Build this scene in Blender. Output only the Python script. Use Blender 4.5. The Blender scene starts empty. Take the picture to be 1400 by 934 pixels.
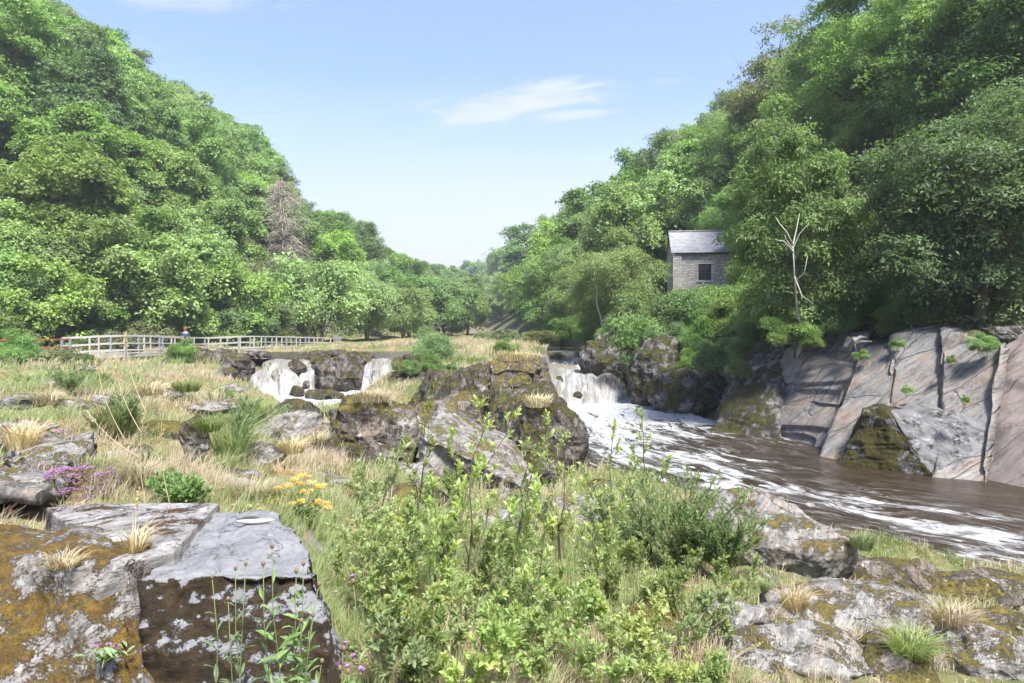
# Gorge with waterfalls below a wooded slope
SKY_STR = 0.075
EXPOSURE = 2.2
SKY_TINT = (0.58, 0.70, 0.95)
CLOUD = (2.75, 2.8, 2.9)
import bpy, math, random
import numpy as np
from math import radians, sin, cos, pi, sqrt

random.seed(7)
RS = np.random.RandomState
scene = bpy.context.scene
COL = scene.collection
F = 933.0          # focal length in photo pixels (photo is 1400 px wide)
H = 4.1            # camera height above the lower pool
HOR = 445.0        # photo row of the horizon


def P(px, py, Y):
    return np.array([(px - 700) * Y / F, Y, H + (HOR - py) * Y / F])


def G(px, py, z):
    Y = (H - z) * F / (py - HOR)
    return np.array([(px - 700) * Y / F, Y, z])


# ---------------------------------------------------------------- noise
def _hash(ix, iy, iz, seed):
    h = (ix.astype(np.int64) * 374761393 + iy.astype(np.int64) * 668265263 + iz.astype(np.int64) * 2147483647 + seed * 974711) & 0xFFFFFFFF
    h = ((h ^ (h >> 13)) * 1274126177) & 0xFFFFFFFF
    h = ((h ^ (h >> 16)) * 2246822519) & 0xFFFFFFFF
    return ((h ^ (h >> 15)) & 0xFFFFFF) / float(0xFFFFFF) * 2 - 1


def vnoise(p, seed=0):
    f = np.floor(p)
    i = f.astype(np.int64)
    t = p - f
    t = t * t * t * (t * (t * 6 - 15) + 10)
    x, y, z = i[:, 0], i[:, 1], i[:, 2]
    tx, ty, tz = t[:, 0], t[:, 1], t[:, 2]
    out = 0
    for dx in (0, 1):
        wx = tx if dx else 1 - tx
        for dy in (0, 1):
            wy = ty if dy else 1 - ty
            for dz in (0, 1):
                wz = tz if dz else 1 - tz
                out = out + wx * wy * wz * _hash(x + dx, y + dy, z + dz, seed)
    return out


def fbm(p, seed=0, octv=4, gain=0.5, lac=2.03):
    a, s, out = 1.0, 0.0, 0
    q = np.array(p, dtype=float)
    for o in range(octv):
        out = out + a * vnoise(q, seed + o * 17)
        s += a
        a *= gain
        q = q * lac + 11.3
    return out / s


def ridged(p, seed=0, octv=4):
    a, s, out = 1.0, 0.0, 0
    q = np.array(p, dtype=float)
    for o in range(octv):
        out = out + a * (1 - np.abs(vnoise(q, seed + o * 13)) * 2)
        s += a
        a *= 0.5
        q = q * 2.07 + 5.1
    return out / s


def smooth(a, b, x):
    t = np.clip((x - a) / (b - a), 0, 1)
    return t * t * (3 - 2 * t)


def nrm(v):
    return v / np.maximum(np.linalg.norm(v, axis=-1, keepdims=True), 1e-9)


# ---------------------------------------------------------------- meshes
def mesh_np(name, V, tris=None, quads=None, smooth_sh=True, uv=None, attrs=None):
    me = bpy.data.meshes.new(name)
    V = np.asarray(V, dtype=np.float32)
    nt = 0 if tris is None else len(tris)
    nq = 0 if quads is None else len(quads)
    me.vertices.add(len(V))
    me.vertices.foreach_set('co', V.ravel())
    loops, starts = [], []
    if nt:
        loops.append(np.asarray(tris, dtype=np.int32).ravel())
        starts.append(np.arange(nt, dtype=np.int32) * 3)
    if nq:
        loops.append(np.asarray(quads, dtype=np.int32).ravel())
        starts.append(nt * 3 + np.arange(nq, dtype=np.int32) * 4)
    L = np.concatenate(loops)
    S = np.concatenate(starts)
    me.loops.add(len(L))
    me.loops.foreach_set('vertex_index', L)
    me.polygons.add(nt + nq)
    me.polygons.foreach_set('loop_start', S)
    me.polygons.foreach_set('use_smooth', np.full(nt + nq, smooth_sh, dtype=bool))
    if uv is not None:
        lay = me.uv_layers.new(name='UVMap')
        lay.data.foreach_set('uv', np.asarray(uv, dtype=np.float32)[L].ravel())
    if attrs:
        for k, a in attrs.items():
            at = me.attributes.new(k, 'FLOAT', 'POINT')
            at.data.foreach_set('value', np.asarray(a, dtype=np.float32))
    me.update(calc_edges=True)
    return me


class MB:
    """collects numpy pieces into one mesh"""
    def __init__(s):
        s.V, s.T, s.Q, s.n = [], [], [], 0

    def add(s, V, tris=None, quads=None):
        V = np.asarray(V, dtype=np.float32)
        if tris is not None and len(tris):
            s.T.append(np.asarray(tris, dtype=np.int32) + s.n)
        if quads is not None and len(quads):
            s.Q.append(np.asarray(quads, dtype=np.int32) + s.n)
        s.V.append(V)
        s.n += len(V)

    def box(s, c, d, rz=0.0, taper=1.0):
        c = np.asarray(c, float)
        x, y, z = [k / 2 for k in d]
        v = np.array([(-x, -y, -z), (x, -y, -z), (x, y, -z), (-x, y, -z), (-x * taper, -y * taper, z), (x * taper, -y * taper, z), (x * taper, y * taper, z), (-x * taper, y * taper, z)])
        R = np.array([[cos(rz), -sin(rz), 0], [sin(rz), cos(rz), 0], [0, 0, 1]])
        s.add(v @ R.T + c, quads=[(0, 3, 2, 1), (4, 5, 6, 7), (0, 1, 5, 4), (1, 2, 6, 5), (2, 3, 7, 6), (3, 0, 4, 7)])

    def beam(s, a, b, w, h):
        a, b = np.asarray(a, float), np.asarray(b, float)
        d = nrm(b - a)
        up = np.array([0, 0, 1.0]) if abs(d[2]) < 0.95 else np.array([1.0, 0, 0])
        sd = nrm(np.cross(d, up))
        u = np.cross(sd, d)
        v = []
        for p in (a, b):
            for i, j in ((-1, -1), (1, -1), (1, 1), (-1, 1)):
                v.append(p + sd * i * w / 2 + u * j * h / 2)
        s.add(v, quads=[(0, 3, 2, 1), (4, 5, 6, 7), (0, 1, 5, 4), (1, 2, 6, 5), (2, 3, 7, 6), (3, 0, 4, 7)])

    def tube(s, pts, rad, k=6):
        pts = np.asarray(pts, float)
        n = len(pts)
        rad = np.broadcast_to(np.asarray(rad, float), (n,))
        d = np.gradient(pts, axis=0)
        d = nrm(d)
        ref = np.array([0.31, 0.17, 0.93]) if abs(d[0][2]) < 0.8 else np.array([0.93, 0.2, 0.1])
        a = nrm(np.cross(d, ref))
        b = np.cross(d, a)
        th = np.arange(k) * 2 * pi / k
        V = pts[:, None, :] + rad[:, None, None] * (a[:, None, :] * np.cos(th)[None, :, None] + b[:, None, :] * np.sin(th)[None, :, None])
        V = V.reshape(-1, 3)
        q = []
        for i in range(n - 1):
            for j in range(k):
                j2 = (j + 1) % k
                q.append((i * k + j, i * k + j2, (i + 1) * k + j2, (i + 1) * k + j))
        V = np.vstack([V, pts[-1:]])
        t = [((n - 1) * k + j, (n - 1) * k + (j + 1) % k, n * k) for j in range(k)]
        s.add(V, tris=t, quads=q)

    def ball(s, c, r, sub=1, sc=(1, 1, 1)):
        v, f = ico(sub)
        s.add(v * r * np.asarray(sc) + np.asarray(c), tris=f)

    def mesh(s, name, smooth_sh=True):
        return mesh_np(name, np.vstack(s.V), np.vstack(s.T) if s.T else None, np.vstack(s.Q) if s.Q else None, smooth_sh)


_ICO = {}


def ico(sub):
    if sub in _ICO:
        return _ICO[sub]
    t = (1 + 5 ** .5) / 2
    v = [(-1, t, 0), (1, t, 0), (-1, -t, 0), (1, -t, 0), (0, -1, t), (0, 1, t), (0, -1, -t), (0, 1, -t), (t, 0, -1), (t, 0, 1), (-t, 0, -1), (-t, 0, 1)]
    f = [(0, 11, 5), (0, 5, 1), (0, 1, 7), (0, 7, 10), (0, 10, 11), (1, 5, 9), (5, 11, 4), (11, 10, 2), (10, 7, 6), (7, 1, 8), (3, 9, 4), (3, 4, 2), (3, 2, 6), (3, 6, 8), (3, 8, 9), (4, 9, 5), (2, 4, 11), (6, 2, 10), (8, 6, 7), (9, 8, 1)]
    v = nrm(np.array(v, float))
    f = np.array(f)
    for _ in range(sub):
        e = np.vstack([f[:, [0, 1]], f[:, [1, 2]], f[:, [2, 0]]])
        es = np.sort(e, 1)
        u, inv = np.unique(es, axis=0, return_inverse=True)
        inv = inv.ravel()
        mid = nrm(v[u].mean(1))
        n = len(v)
        v = np.vstack([v, mid])
        m = len(f)
        a, b, c = n + inv[:m], n + inv[m:2 * m], n + inv[2 * m:]
        f = np.vstack([np.c_[f[:, 0], a, c], np.c_[f[:, 1], b, a], np.c_[f[:, 2], c, b], np.c_[a, b, c]])
    _ICO[sub] = (v, f)
    return v, f


def cube_sphere(N):
    key = ('c', N)
    if key in _ICO:
        return _ICO[key]
    g = np.linspace(-1, 1, N + 1)
    A, B = np.meshgrid(g, g, indexing='ij')
    A, B = A.ravel(), B.ravel()
    O = np.ones_like(A)
    Vs, Qs = [], []
    idx = np.arange((N + 1) ** 2).reshape(N + 1, N + 1)
    q = np.stack([idx[:-1, :-1], idx[1:, :-1], idx[1:, 1:], idx[:-1, 1:]], -1).reshape(-1, 4)
    for k, (v, fl) in enumerate([((A, B, O), 0), ((A, B, -O), 1), ((A, O, B), 1), ((A, -O, B), 0), ((O, A, B), 0), ((-O, A, B), 1)]):
        Vs.append(np.stack(v, -1))
        Qs.append((q[:, ::-1] if fl else q) + k * (N + 1) ** 2)
    V = np.vstack(Vs)
    Q = np.vstack(Qs)
    key2 = np.round(V * 1e5).astype(np.int64)
    u, first, inv = np.unique(key2, axis=0, return_index=True, return_inverse=True)
    _ICO[key] = (V[first], inv.ravel()[Q])
    return _ICO[key]


def vnormals(V, Fc):
    n = np.zeros_like(V)
    if Fc.shape[1] == 3:
        fn = np.cross(V[Fc[:, 1]] - V[Fc[:, 0]], V[Fc[:, 2]] - V[Fc[:, 0]])
    else:
        fn = np.cross(V[Fc[:, 2]] - V[Fc[:, 0]], V[Fc[:, 3]] - V[Fc[:, 1]])
    for k in range(Fc.shape[1]):
        np.add.at(n, Fc[:, k], fn)
    return nrm(n)


# ---------------------------------------------------------------- objects
def link(name, data, mat=None, parent=None, loc=None):
    o = bpy.data.objects.new(name, data)
    COL.objects.link(o)
    if mat is not None and data is not None and len(data.materials) == 0:
        data.materials.append(mat)
    if parent is not None:
        o.parent = parent
    if loc is not None:
        o.location = [float(k) for k in loc]
    return o


def tag(o, label, cat, group=None, kind=None):
    if label: o['label'] = label
    if cat: o['category'] = cat
    if group: o['group'] = group
    if kind: o['kind'] = kind
    return o


def thing(name, label, cat, loc=(0, 0, 0), rz=0.0, group=None, sc=1.0):
    o = link(name, None, loc=loc)
    o.empty_display_size = 0.2
    o.rotation_euler = (0, 0, rz)
    if sc != 1.0:
        o.scale = (sc,) * 3 if np.isscalar(sc) else sc
    return tag(o, label, cat, group)


def structure(name, me, mat):
    o = link(name, me, mat)
    o['kind'] = 'structure'
    return o


ORD = ['first', 'second', 'third', 'fourth', 'fifth', 'sixth', 'seventh', 'eighth', 'ninth', 'tenth', 'eleventh', 'twelfth', 'thirteenth', 'fourteenth', 'fifteenth', 'sixteenth', 'seventeenth', 'eighteenth', 'nineteenth', 'twentieth', 'twenty-first', 'twenty-second', 'twenty-third', 'twenty-fourth', 'twenty-fifth', 'twenty-sixth', 'twenty-seventh', 'twenty-eighth', 'twenty-ninth', 'thirtieth', 'thirty-first', 'thirty-second', 'thirty-third', 'thirty-fourth', 'thirty-fifth', 'thirty-sixth', 'thirty-seventh', 'thirty-eighth', 'thirty-ninth', 'fortieth'] + ['%dth' % i for i in range(41, 99)]


# ---------------------------------------------------------------- node helper
class NT:
    def __init__(s, tree):
        s.t = tree
        s.n = tree.nodes
        s.l = tree.links

    def new(s, typ, **kw):
        n = s.n.new(typ)
        for k, v in kw.items():
            setattr(n, k, v)
        return n

    def set(s, sock, v):
        if v is None:
            return
        if isinstance(v, bpy.types.NodeSocket):
            s.l.new(v, sock)
        else:
            if isinstance(v, (tuple, list)) and len(v) == 3 and sock.type == 'RGBA':
                v = (*v, 1)
            sock.default_value = v

    def math(s, op, a, b=None, c=None, clamp=False):
        n = s.new('ShaderNodeMath', operation=op, use_clamp=clamp)
        s.set(n.inputs[0], a); s.set(n.inputs[1], b); s.set(n.inputs[2], c)
        return n.outputs[0]

    def mix(s, f, a, b, bt='MIX'):
        n = s.new('ShaderNodeMix', data_type='RGBA', blend_type=bt)
        n.clamp_factor = True
        s.set(n.inputs[0], f); s.set(n.inputs[6], a); s.set(n.inputs[7], b)
        return n.outputs[2]

    def ramp(s, f, a, b):
        n = s.new('ShaderNodeMapRange', interpolation_type='SMOOTHSTEP')
        s.set(n.inputs[0], f); s.set(n.inputs[1], a); s.set(n.inputs[2], b)
        return n.outputs[0]

    def noise(s, vec, scale, detail=4, rough=0.55, dist=0.0):
        n = s.new('ShaderNodeTexNoise')
        s.set(n.inputs['Vector'], vec); s.set(n.inputs['Scale'], scale); s.set(n.inputs['Detail'], detail)
        s.set(n.inputs['Roughness'], rough); s.set(n.inputs['Distortion'], dist)
        return n.outputs[0]

    def mapping(s, vec, sc=(1, 1, 1), rot=(0, 0, 0), loc=(0, 0, 0)):
        if any(rot):                       # turn first, then stretch along the turned axes
            r = s.new('ShaderNodeMapping')
            s.set(r.inputs[0], vec)
            r.inputs['Rotation'].default_value = rot
            vec = r.outputs[0]
        n = s.new('ShaderNodeMapping')
        s.set(n.inputs[0], vec)
        n.inputs['Location'].default_value = loc
        n.inputs['Scale'].default_value = sc
        return n.outputs[0]

    def vmath(s, op, a, b=None, sc=None):
        n = s.new('ShaderNodeVectorMath', operation=op)
        s.set(n.inputs[0], a)
        if b is not None: s.set(n.inputs[1], b)
        if sc is not None: s.set(n.inputs['Scale'], sc)
        return n.outputs[0]

    def sep(s, vec):
        n = s.new('ShaderNodeSeparateXYZ')
        s.set(n.inputs[0], vec)
        return n.outputs

    def comb(s, x, y, z):
        n = s.new('ShaderNodeCombineXYZ')
        s.set(n.inputs[0], x); s.set(n.inputs[1], y); s.set(n.inputs[2], z)
        return n.outputs[0]

    def bump(s, h, strength, dist, normal=None):
        n = s.new('ShaderNodeBump')
        s.set(n.inputs['Height'], h); s.set(n.inputs['Strength'], strength); s.set(n.inputs['Distance'], dist)
        if normal is not None: s.set(n.inputs['Normal'], normal)
        return n.outputs[0]


def new_mat(name):
    m = bpy.data.materials.new(name)
    m.use_nodes = True
    t = NT(m.node_tree)
    b = m.node_tree.nodes['Principled BSDF']
    b.inputs['Specular IOR Level'].default_value = 0.25
    return m, t, b


def plain(name, col, rough=0.7, var=0.25, scale=8.0, metallic=0.0, bump=0.0):
    m, t, b = new_mat(name)
    co = t.new('ShaderNodeTexCoord').outputs['Object']
    n = t.noise(co, scale, 5, 0.6)
    dark = tuple(c * (1 - var) for c in col)
    lite = tuple(min(1, c * (1 + var)) for c in col)
    t.set(b.inputs['Base Color'], t.mix(n, dark, lite))
    b.inputs['Roughness'].default_value = rough
    b.inputs['Metallic'].default_value = metallic
    if bump:
        t.set(b.inputs['Normal'], t.bump(t.noise(co, scale * 4, 5), 1.0, bump))
    return m


def rock_mat(name, c1, c2, lichen=0.35, lichen_col=(0.42, 0.42, 0.40), moss=0.3, moss_col=(0.10, 0.075, 0.02), moss2=(0.055, 0.05, 0.015), dark=0.3, strata=(0.3, 0.5, 0.2), sscale=9.0, scale=1.0, bump=0.02, up=0.6, mscale=1.0, cells=0.0, warm=None, warm_amt=0.0, wet=False, dark_col=(0.03, 0.026, 0.022)):
    m, t, b = new_mat(name)
    tc = t.new('ShaderNodeTexCoord')
    geo = t.new('ShaderNodeNewGeometry')
    oi = t.new('ShaderNodeObjectInfo')
    off = t.vmath('SCALE', t.comb(7.1, 3.3, 5.7), sc=t.math('MULTIPLY', oi.outputs['Random'], 11.0))
    co = t.vmath('ADD', tc.outputs['Object'], off)
    co = t.vmath('SCALE', co, sc=scale)
    warp = t.noise(co, 1.7, 3)
    cow = t.vmath('ADD', co, t.vmath('SCALE', t.comb(warp, warp, warp), sc=0.22))
    st = t.mapping(cow, sc=(1.0, 1.0, sscale), rot=strata)
    s1 = t.noise(st, 1.4, 8, 0.68)
    big = t.noise(co, 1.1, 5, 0.6)
    fine = t.noise(co, 38, 6, 0.7)
    mid = t.noise(co, 8, 6, 0.65)
    col = t.mix(t.ramp(s1, 0.3, 0.7), c1, c2)
    if warm is not None:
        col = t.mix(t.math('MULTIPLY', t.ramp(t.noise(st, 0.9, 4, 0.5), 0.45, 0.65), warm_amt), col, warm)
    col = t.mix(t.math('MULTIPLY', t.ramp(fine, 0.35, 0.75), 0.35), col, tuple(c * 0.45 for c in c1))
    if cells:
        cst = t.mapping(cow, sc=(0.30, 1.0, 1.9), rot=strata)
        vo = t.new('ShaderNodeTexVoronoi', feature='F1'); t.set(vo.inputs['Vector'], cst); vo.inputs['Scale'].default_value = cells
        ve = t.new('ShaderNodeTexVoronoi', feature='DISTANCE_TO_EDGE'); t.set(ve.inputs['Vector'], cst); ve.inputs['Scale'].default_value = cells
        cr = t.sep(vo.outputs['Color'])
        plate = t.mix(t.ramp(cr[0], 0.2, 0.8), (0.16, 0.17, 0.185), (0.33, 0.30, 0.265))
        plate = t.mix(t.math('MULTIPLY', t.ramp(cr[1], 0.55, 0.8), 0.8), plate, warm if warm is not None else (0.3, 0.2, 0.14))
        plate = t.mix(t.math('MULTIPLY', t.ramp(s1, 0.3, 0.7), 0.6), tuple(k * .7 for k in (0.2, 0.19, 0.185)), plate)
        col = t.mix(0.38, col, plate)
        ed = t.ramp(t.math('ADD', ve.outputs['Distance'], t.math('MULTIPLY', mid, 0.05)), 0.025, 0.05)
        col = t.mix(t.math('MULTIPLY', t.math('SUBTRACT', 1.0, ed), 0.38), col, (0.045, 0.04, 0.038))
    # crack lines along the bedding
    crack = t.ramp(t.math('ABSOLUTE', t.math('SUBTRACT', t.noise(st, 0.8, 6, 0.75), 0.5)), 0.0, 0.012)
    crack = t.math('MAXIMUM', crack, t.ramp(t.noise(co, 2.3, 4), 0.42, 0.56))
    col = t.mix(t.math('SUBTRACT', 1.0, crack), col, tuple(c * 0.3 for c in c1))
    # dark algae
    dk = t.ramp(t.math('ADD', t.math('MULTIPLY', big, 0.7), t.math('MULTIPLY', mid, 0.3)), 0.62 - 0.28 * dark, 0.72 - 0.28 * dark)
    col = t.mix(t.math('MULTIPLY', dk, min(1.0, dark * 1.6)), col, dark_col)
    # lichen blotches
    lv = t.math('ADD', t.math('MULTIPLY', t.noise(co, 3.1 * mscale, 7, 0.66, 0.6), 0.75), t.math('MULTIPLY', fine, 0.25))
    lm = t.ramp(lv, 0.66 - 0.2 * lichen, 0.70 - 0.2 * lichen)
    col = t.mix(t.math('MULTIPLY', lm, 0.85), col, lichen_col)
    # moss prefers the upper faces
    nz = t.sep(geo.outputs['Normal'])[2]
    mv = t.math('ADD', t.math('ADD', t.math('MULTIPLY', t.noise(co, 1.6 * mscale, 8, 0.72, 0.3), 0.72), t.math('MULTIPLY', fine, 0.28)), t.math('MULTIPLY', nz, 0.12 * up))
    mm = t.ramp(mv, 0.74 - 0.36 * moss, 0.79 - 0.36 * moss)
    mcol = t.mix(t.ramp(t.noise(co, 5.5, 6, 0.7), 0.35, 0.65), moss_col, moss2)
    mcol = t.mix(t.math('MULTIPLY', t.ramp(t.noise(co, 17, 5, 0.75), 0.45, 0.65), 0.75), mcol, tuple(c * 0.40 for c in moss_col))
    mcol = t.mix(t.math('MULTIPLY', t.ramp(t.noise(co, 95, 3, 0.7), 0.4, 0.7), 0.6), mcol, tuple(c * 0.25 for c in moss2))
    col = t.mix(mm, col, mcol)
    t.set(b.inputs['Base Color'], col)
    t.set(b.inputs['Roughness'], t.math('ADD', 0.62 if not wet else 0.4, t.math('MULTIPLY', mm, 0.3)))
    h = t.math('ADD', t.math('MULTIPLY', s1, 0.9), t.math('MULTIPLY', mid, 0.35))
    h = t.math('ADD', h, t.math('MULTIPLY', fine, 0.22))
    h = t.math('ADD', h, t.math('MULTIPLY', crack, 0.25))
    if cells:
        h = t.math('ADD', h, t.math('ADD', t.math('MULTIPLY', ed, 0.5), t.math('MULTIPLY', cr[2], 0.5)))
    mb = t.math('MULTIPLY', mm, t.math('ADD', 0.35, t.math('ADD', t.math('MULTIPLY', t.noise(co, 17, 5, 0.75), 0.8), t.math('MULTIPLY', t.noise(co, 110, 4, 0.7), 0.5))))
    h = t.math('ADD', h, mb)
    t.set(b.inputs['Normal'], t.bump(h, 0.9, bump))
    return m


def leaf_mat(name, ca, cb, trans=0.35, rough=0.5, hue=0.03, yellow=None, yamt=0.0, clump=0.0):
    m, t, b = new_mat(name)
    geo = t.new('ShaderNodeNewGeometry')
    oi = t.new('ShaderNodeObjectInfo')
    r = geo.outputs['Random Per Island']
    col = t.mix(r, ca, cb)
    if yellow is not None:
        r2 = t.math('FRACT', t.math('MULTIPLY', r, 37.7))
        col = t.mix(t.math('MULTIPLY', t.math('GREATER_THAN', r2, 1 - yamt), 0.8), col, yellow)
    if clump:
        co = t.new('ShaderNodeTexCoord').outputs['Object']
        cn = t.noise(co, clump, 3, 0.5)
        col = t.mix(t.math('MULTIPLY', t.ramp(cn, 0.35, 0.65), 0.45), col, tuple(min(1, c * 1.9) for c in cb))
    hs = t.new('ShaderNodeHueSaturation')
    orr = oi.outputs['Random']
    t.set(hs.inputs['Hue'], t.math('ADD', 0.5 - hue, t.math('MULTIPLY', orr, hue * 2)))
    t.set(hs.inputs['Value'], t.math('ADD', 0.78, t.math('MULTIPLY', t.math('FRACT', t.math('MULTIPLY', orr, 13.7)), 0.55)))
    t.set(hs.inputs['Saturation'], t.math('ADD', 0.70, t.math('MULTIPLY', t.math('FRACT', t.math('MULTIPLY', orr, 31.1)), 0.28)))
    t.set(hs.inputs['Color'], col)
    col = hs.outputs[0]
    t.set(b.inputs['Base Color'], col)
    b.inputs['Roughness'].default_value = rough
    tr = t.new('ShaderNodeBsdfTranslucent')
    g = t.mix(1.0, col, (0.92, 1.0, 0.52), 'MULTIPLY')
    gg = t.new('ShaderNodeHueSaturation')
    gg.inputs['Value'].default_value = 1.5
    t.set(gg.inputs['Color'], g)
    t.set(tr.inputs['Color'], gg.outputs[0])
    ms = t.new('ShaderNodeMixShader')
    ms.inputs[0].default_value = trans
    t.l.new(b.outputs[0], ms.inputs[1])
    t.l.new(tr.outputs[0], ms.inputs[2])
    out = [n for n in m.node_tree.nodes if n.type == 'OUTPUT_MATERIAL'][0]
    t.l.new(ms.outputs[0], out.inputs[0])
    return m
# ================================================================ camera, sun, sky
cam_d = bpy.data.cameras.new('camera')
cam_d.sensor_width = 36.0
cam_d.lens = 36.0 * F / 1400
cam_d.shift_y = -22.0 / 1400
cam_d.clip_start = 0.05
cam_d.clip_end = 6000
cam = link('camera', cam_d, loc=(0, 0, H))
cam.rotation_euler = (radians(90), 0, 0)
scene.camera = cam

SUN_EL, SUN_AZ = 57.0, 152.0       # azimuth clockwise from +Y
sd = bpy.data.lights.new('sun', 'SUN')
sd.energy = 2.8
sd.angle = radians(11)
sd.color = (1.0, 0.97, 0.91)
sun = link('sun', sd, loc=(30, 10, 60))
sun.rotation_euler = (radians(90 - SUN_EL), 0, radians(180 - SUN_AZ))

w = bpy.data.worlds.new('World')
scene.world = w
w.use_nodes = True
wt = NT(w.node_tree)
bg = w.node_tree.nodes['Background']
sky = wt.new('ShaderNodeTexSky', sky_type='NISHITA')
sky.sun_disc = False
sky.sun_elevation = radians(SUN_EL)
sky.sun_rotation = radians(SUN_AZ)
sky.air_density = 1.0
sky.dust_density = 1.2
sky.ozone_density = 1.6
dirv = wt.new('ShaderNodeTexCoord').outputs['Generated']
dx, dy, dz = wt.sep(dirv)
zc = wt.math('MAXIMUM', dz, 0.0)
pl = wt.comb(wt.math('DIVIDE', dx, wt.math('ADD', zc, 0.12)), wt.math('DIVIDE', dy, wt.math('ADD', zc, 0.12)), 0.0)
# thin streaky cirrus
st = wt.mapping(pl, sc=(0.42, 1.5, 1.0), rot=(0, 0, 0.12), loc=(1.3, 0.4, 0))
n1 = wt.noise(st, 1.3, 7, 0.6, 0.5)
n2 = wt.noise(pl, 0.35, 3, 0.5)
wis = wt.math('MULTIPLY', wt.ramp(n1, 0.42, 0.82), wt.ramp(n2, 0.38, 0.68))
# low veil that whitens towards the horizon
veil = wt.ramp(wt.math('ADD', dz, wt.math('MULTIPLY', wt.math('SUBTRACT', n1, 0.5), 0.16)), 0.40, 0.02)
# one longer cloud bank above the valley
az = wt.math('DIVIDE', dx, wt.math('MAXIMUM', dy, 0.05))
el = wt.math('DIVIDE', dz, wt.math('MAXIMUM', dy, 0.05))
def bank(a0, e0, wa, we, slope, k):
    a = wt.math('DIVIDE', wt.math('SUBTRACT', az, a0), wa)
    e = wt.math('DIVIDE', wt.math('SUBTRACT', wt.math('SUBTRACT', el, e0), wt.math('MULTIPLY', wt.math('SUBTRACT', az, a0), slope)), we)
    d = wt.math('ADD', wt.math('MULTIPLY', a, a), wt.math('MULTIPLY', e, e))
    nn = wt.noise(wt.mapping(wt.comb(az, el, 0.0), sc=(6, 40, 1), rot=(0, 0, -0.12)), 1.0, 7, 0.62, 0.4)
    return wt.math('MULTIPLY', wt.ramp(wt.math('ADD', d, wt.math('MULTIPLY', wt.math('SUBTRACT', 0.5, nn), 4.6)), 1.35, -0.35), k)
banks = wt.math('ADD', bank(0.03, 0.325, 0.18, 0.032, 0.12, 0.72), bank(-0.46, 0.475, 0.13, 0.022, -0.05, 0.4))
banks = wt.math('ADD', banks, bank(-0.12, 0.22, 0.25, 0.03, 0.05, 0.3))
cl = wt.math('ADD', wt.math('MULTIPLY', wis, 0.5), banks)
cl = wt.math('MAXIMUM', cl, wt.math('MULTIPLY', veil, 0.93))
cl = wt.math('MINIMUM', wt.math('MAXIMUM', wt.math('ADD', cl, 0.10), 0.16), 0.97)
skyc = wt.mix(cl, wt.mix(1.0, sky.outputs[0], SKY_TINT, 'MULTIPLY'), CLOUD)
wt.set(bg.inputs['Color'], skyc)
bg.inputs['Strength'].default_value = SKY_STR

scene.view_settings.view_transform = 'Standard'
scene.view_settings.look = 'None'
scene.view_settings.gamma = 1.0
scene.view_settings.exposure = EXPOSURE
cy = scene.cycles
cy.max_bounces = 7
cy.diffuse_bounces = 4
cy.glossy_bounces = 2
cy.transmission_bounces = 3
cy.transparent_max_bounces = 6
cy.caustics_reflective = False
cy.caustics_refractive = False
cy.use_adaptive_sampling = True
cy.adaptive_threshold = 0.02
cy.use_denoising = True

# ================================================================ terrain
LOWER = np.array([(2.2, 42.8), (1.7, 34), (1.9, 28), (2.3, 20.5), (3.2, 18), (4.6, 15.5), (5.0, 13.2), (5.9, 11.8), (8.0, 10.4), (14, 6.6), (26, -2), (36, 6), (20, 13.2), (13, 17.6), (11.5, 18.5), (9.9, 21), (9.2, 24), (7.7, 27.2), (6.2, 34.5), (6.9, 42.8)])
POOL = np.array([(-17.5, 42.8), (-16, 37), (-12, 33.5), (-9, 31), (-7.5, 32.5), (-7.2, 36), (-6, 40), (-4.6, 42.8)])
UP1 = np.array([(-18, 42.6), (-4.4, 42.6), (-3.5, 50), (-3, 56), (-14, 55), (-19, 52), (-20, 46)])
UP2 = np.array([(2.2, 42.6), (7.0, 42.6), (7.2, 52.3), (3.0, 52.3)])
UP3 = np.array([(2.7, 52), (7.0, 52), (6.2, 70), (3.4, 110), (-1, 110), (0.6, 70)])


def sdf_poly(x, y, poly):
    d = np.full(x.shape, 1e9)
    ins = np.zeros(x.shape, bool)
    n = len(poly)
    for i in range(n):
        ax, ay = poly[i]
        bx, by = poly[(i + 1) % n]
        ex, ey = bx - ax, by - ay
        t = np.clip(((x - ax) * ex + (y - ay) * ey) / (ex * ex + ey * ey), 0, 1)
        d = np.minimum(d, np.hypot(x - ax - ex * t, y - ay - ey * t))
        c = ((ay > y) != (by > y)) & (x < (bx - ax) * (y - ay) / (by - ay + 1e-12) + ax)
        ins ^= c
    return np.where(ins, -d, d)


def dist_line(x, y, pts):
    """signed distance to an open polyline (positive on its left), and the distance along"""
    d = np.full(x.shape, 1e9); sg = np.ones(x.shape); al = np.zeros(x.shape)
    acc = 0.0
    for i in range(len(pts) - 1):
        ax, ay = pts[i]; bx, by = pts[i + 1]
        ex, ey = bx - ax, by - ay
        L = math.hypot(ex, ey)
        t = np.clip(((x - ax) * ex + (y - ay) * ey) / (L * L), 0, 1)
        dd = np.hypot(x - ax - ex * t, y - ay - ey * t)
        cr = ex * (y - ay) - ey * (x - ax)
        m = dd < d
        d = np.where(m, dd, d); sg = np.where(m, np.sign(cr), sg); al = np.where(m, acc + t * L, al)
        acc += L
    return d * sg, al


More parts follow.
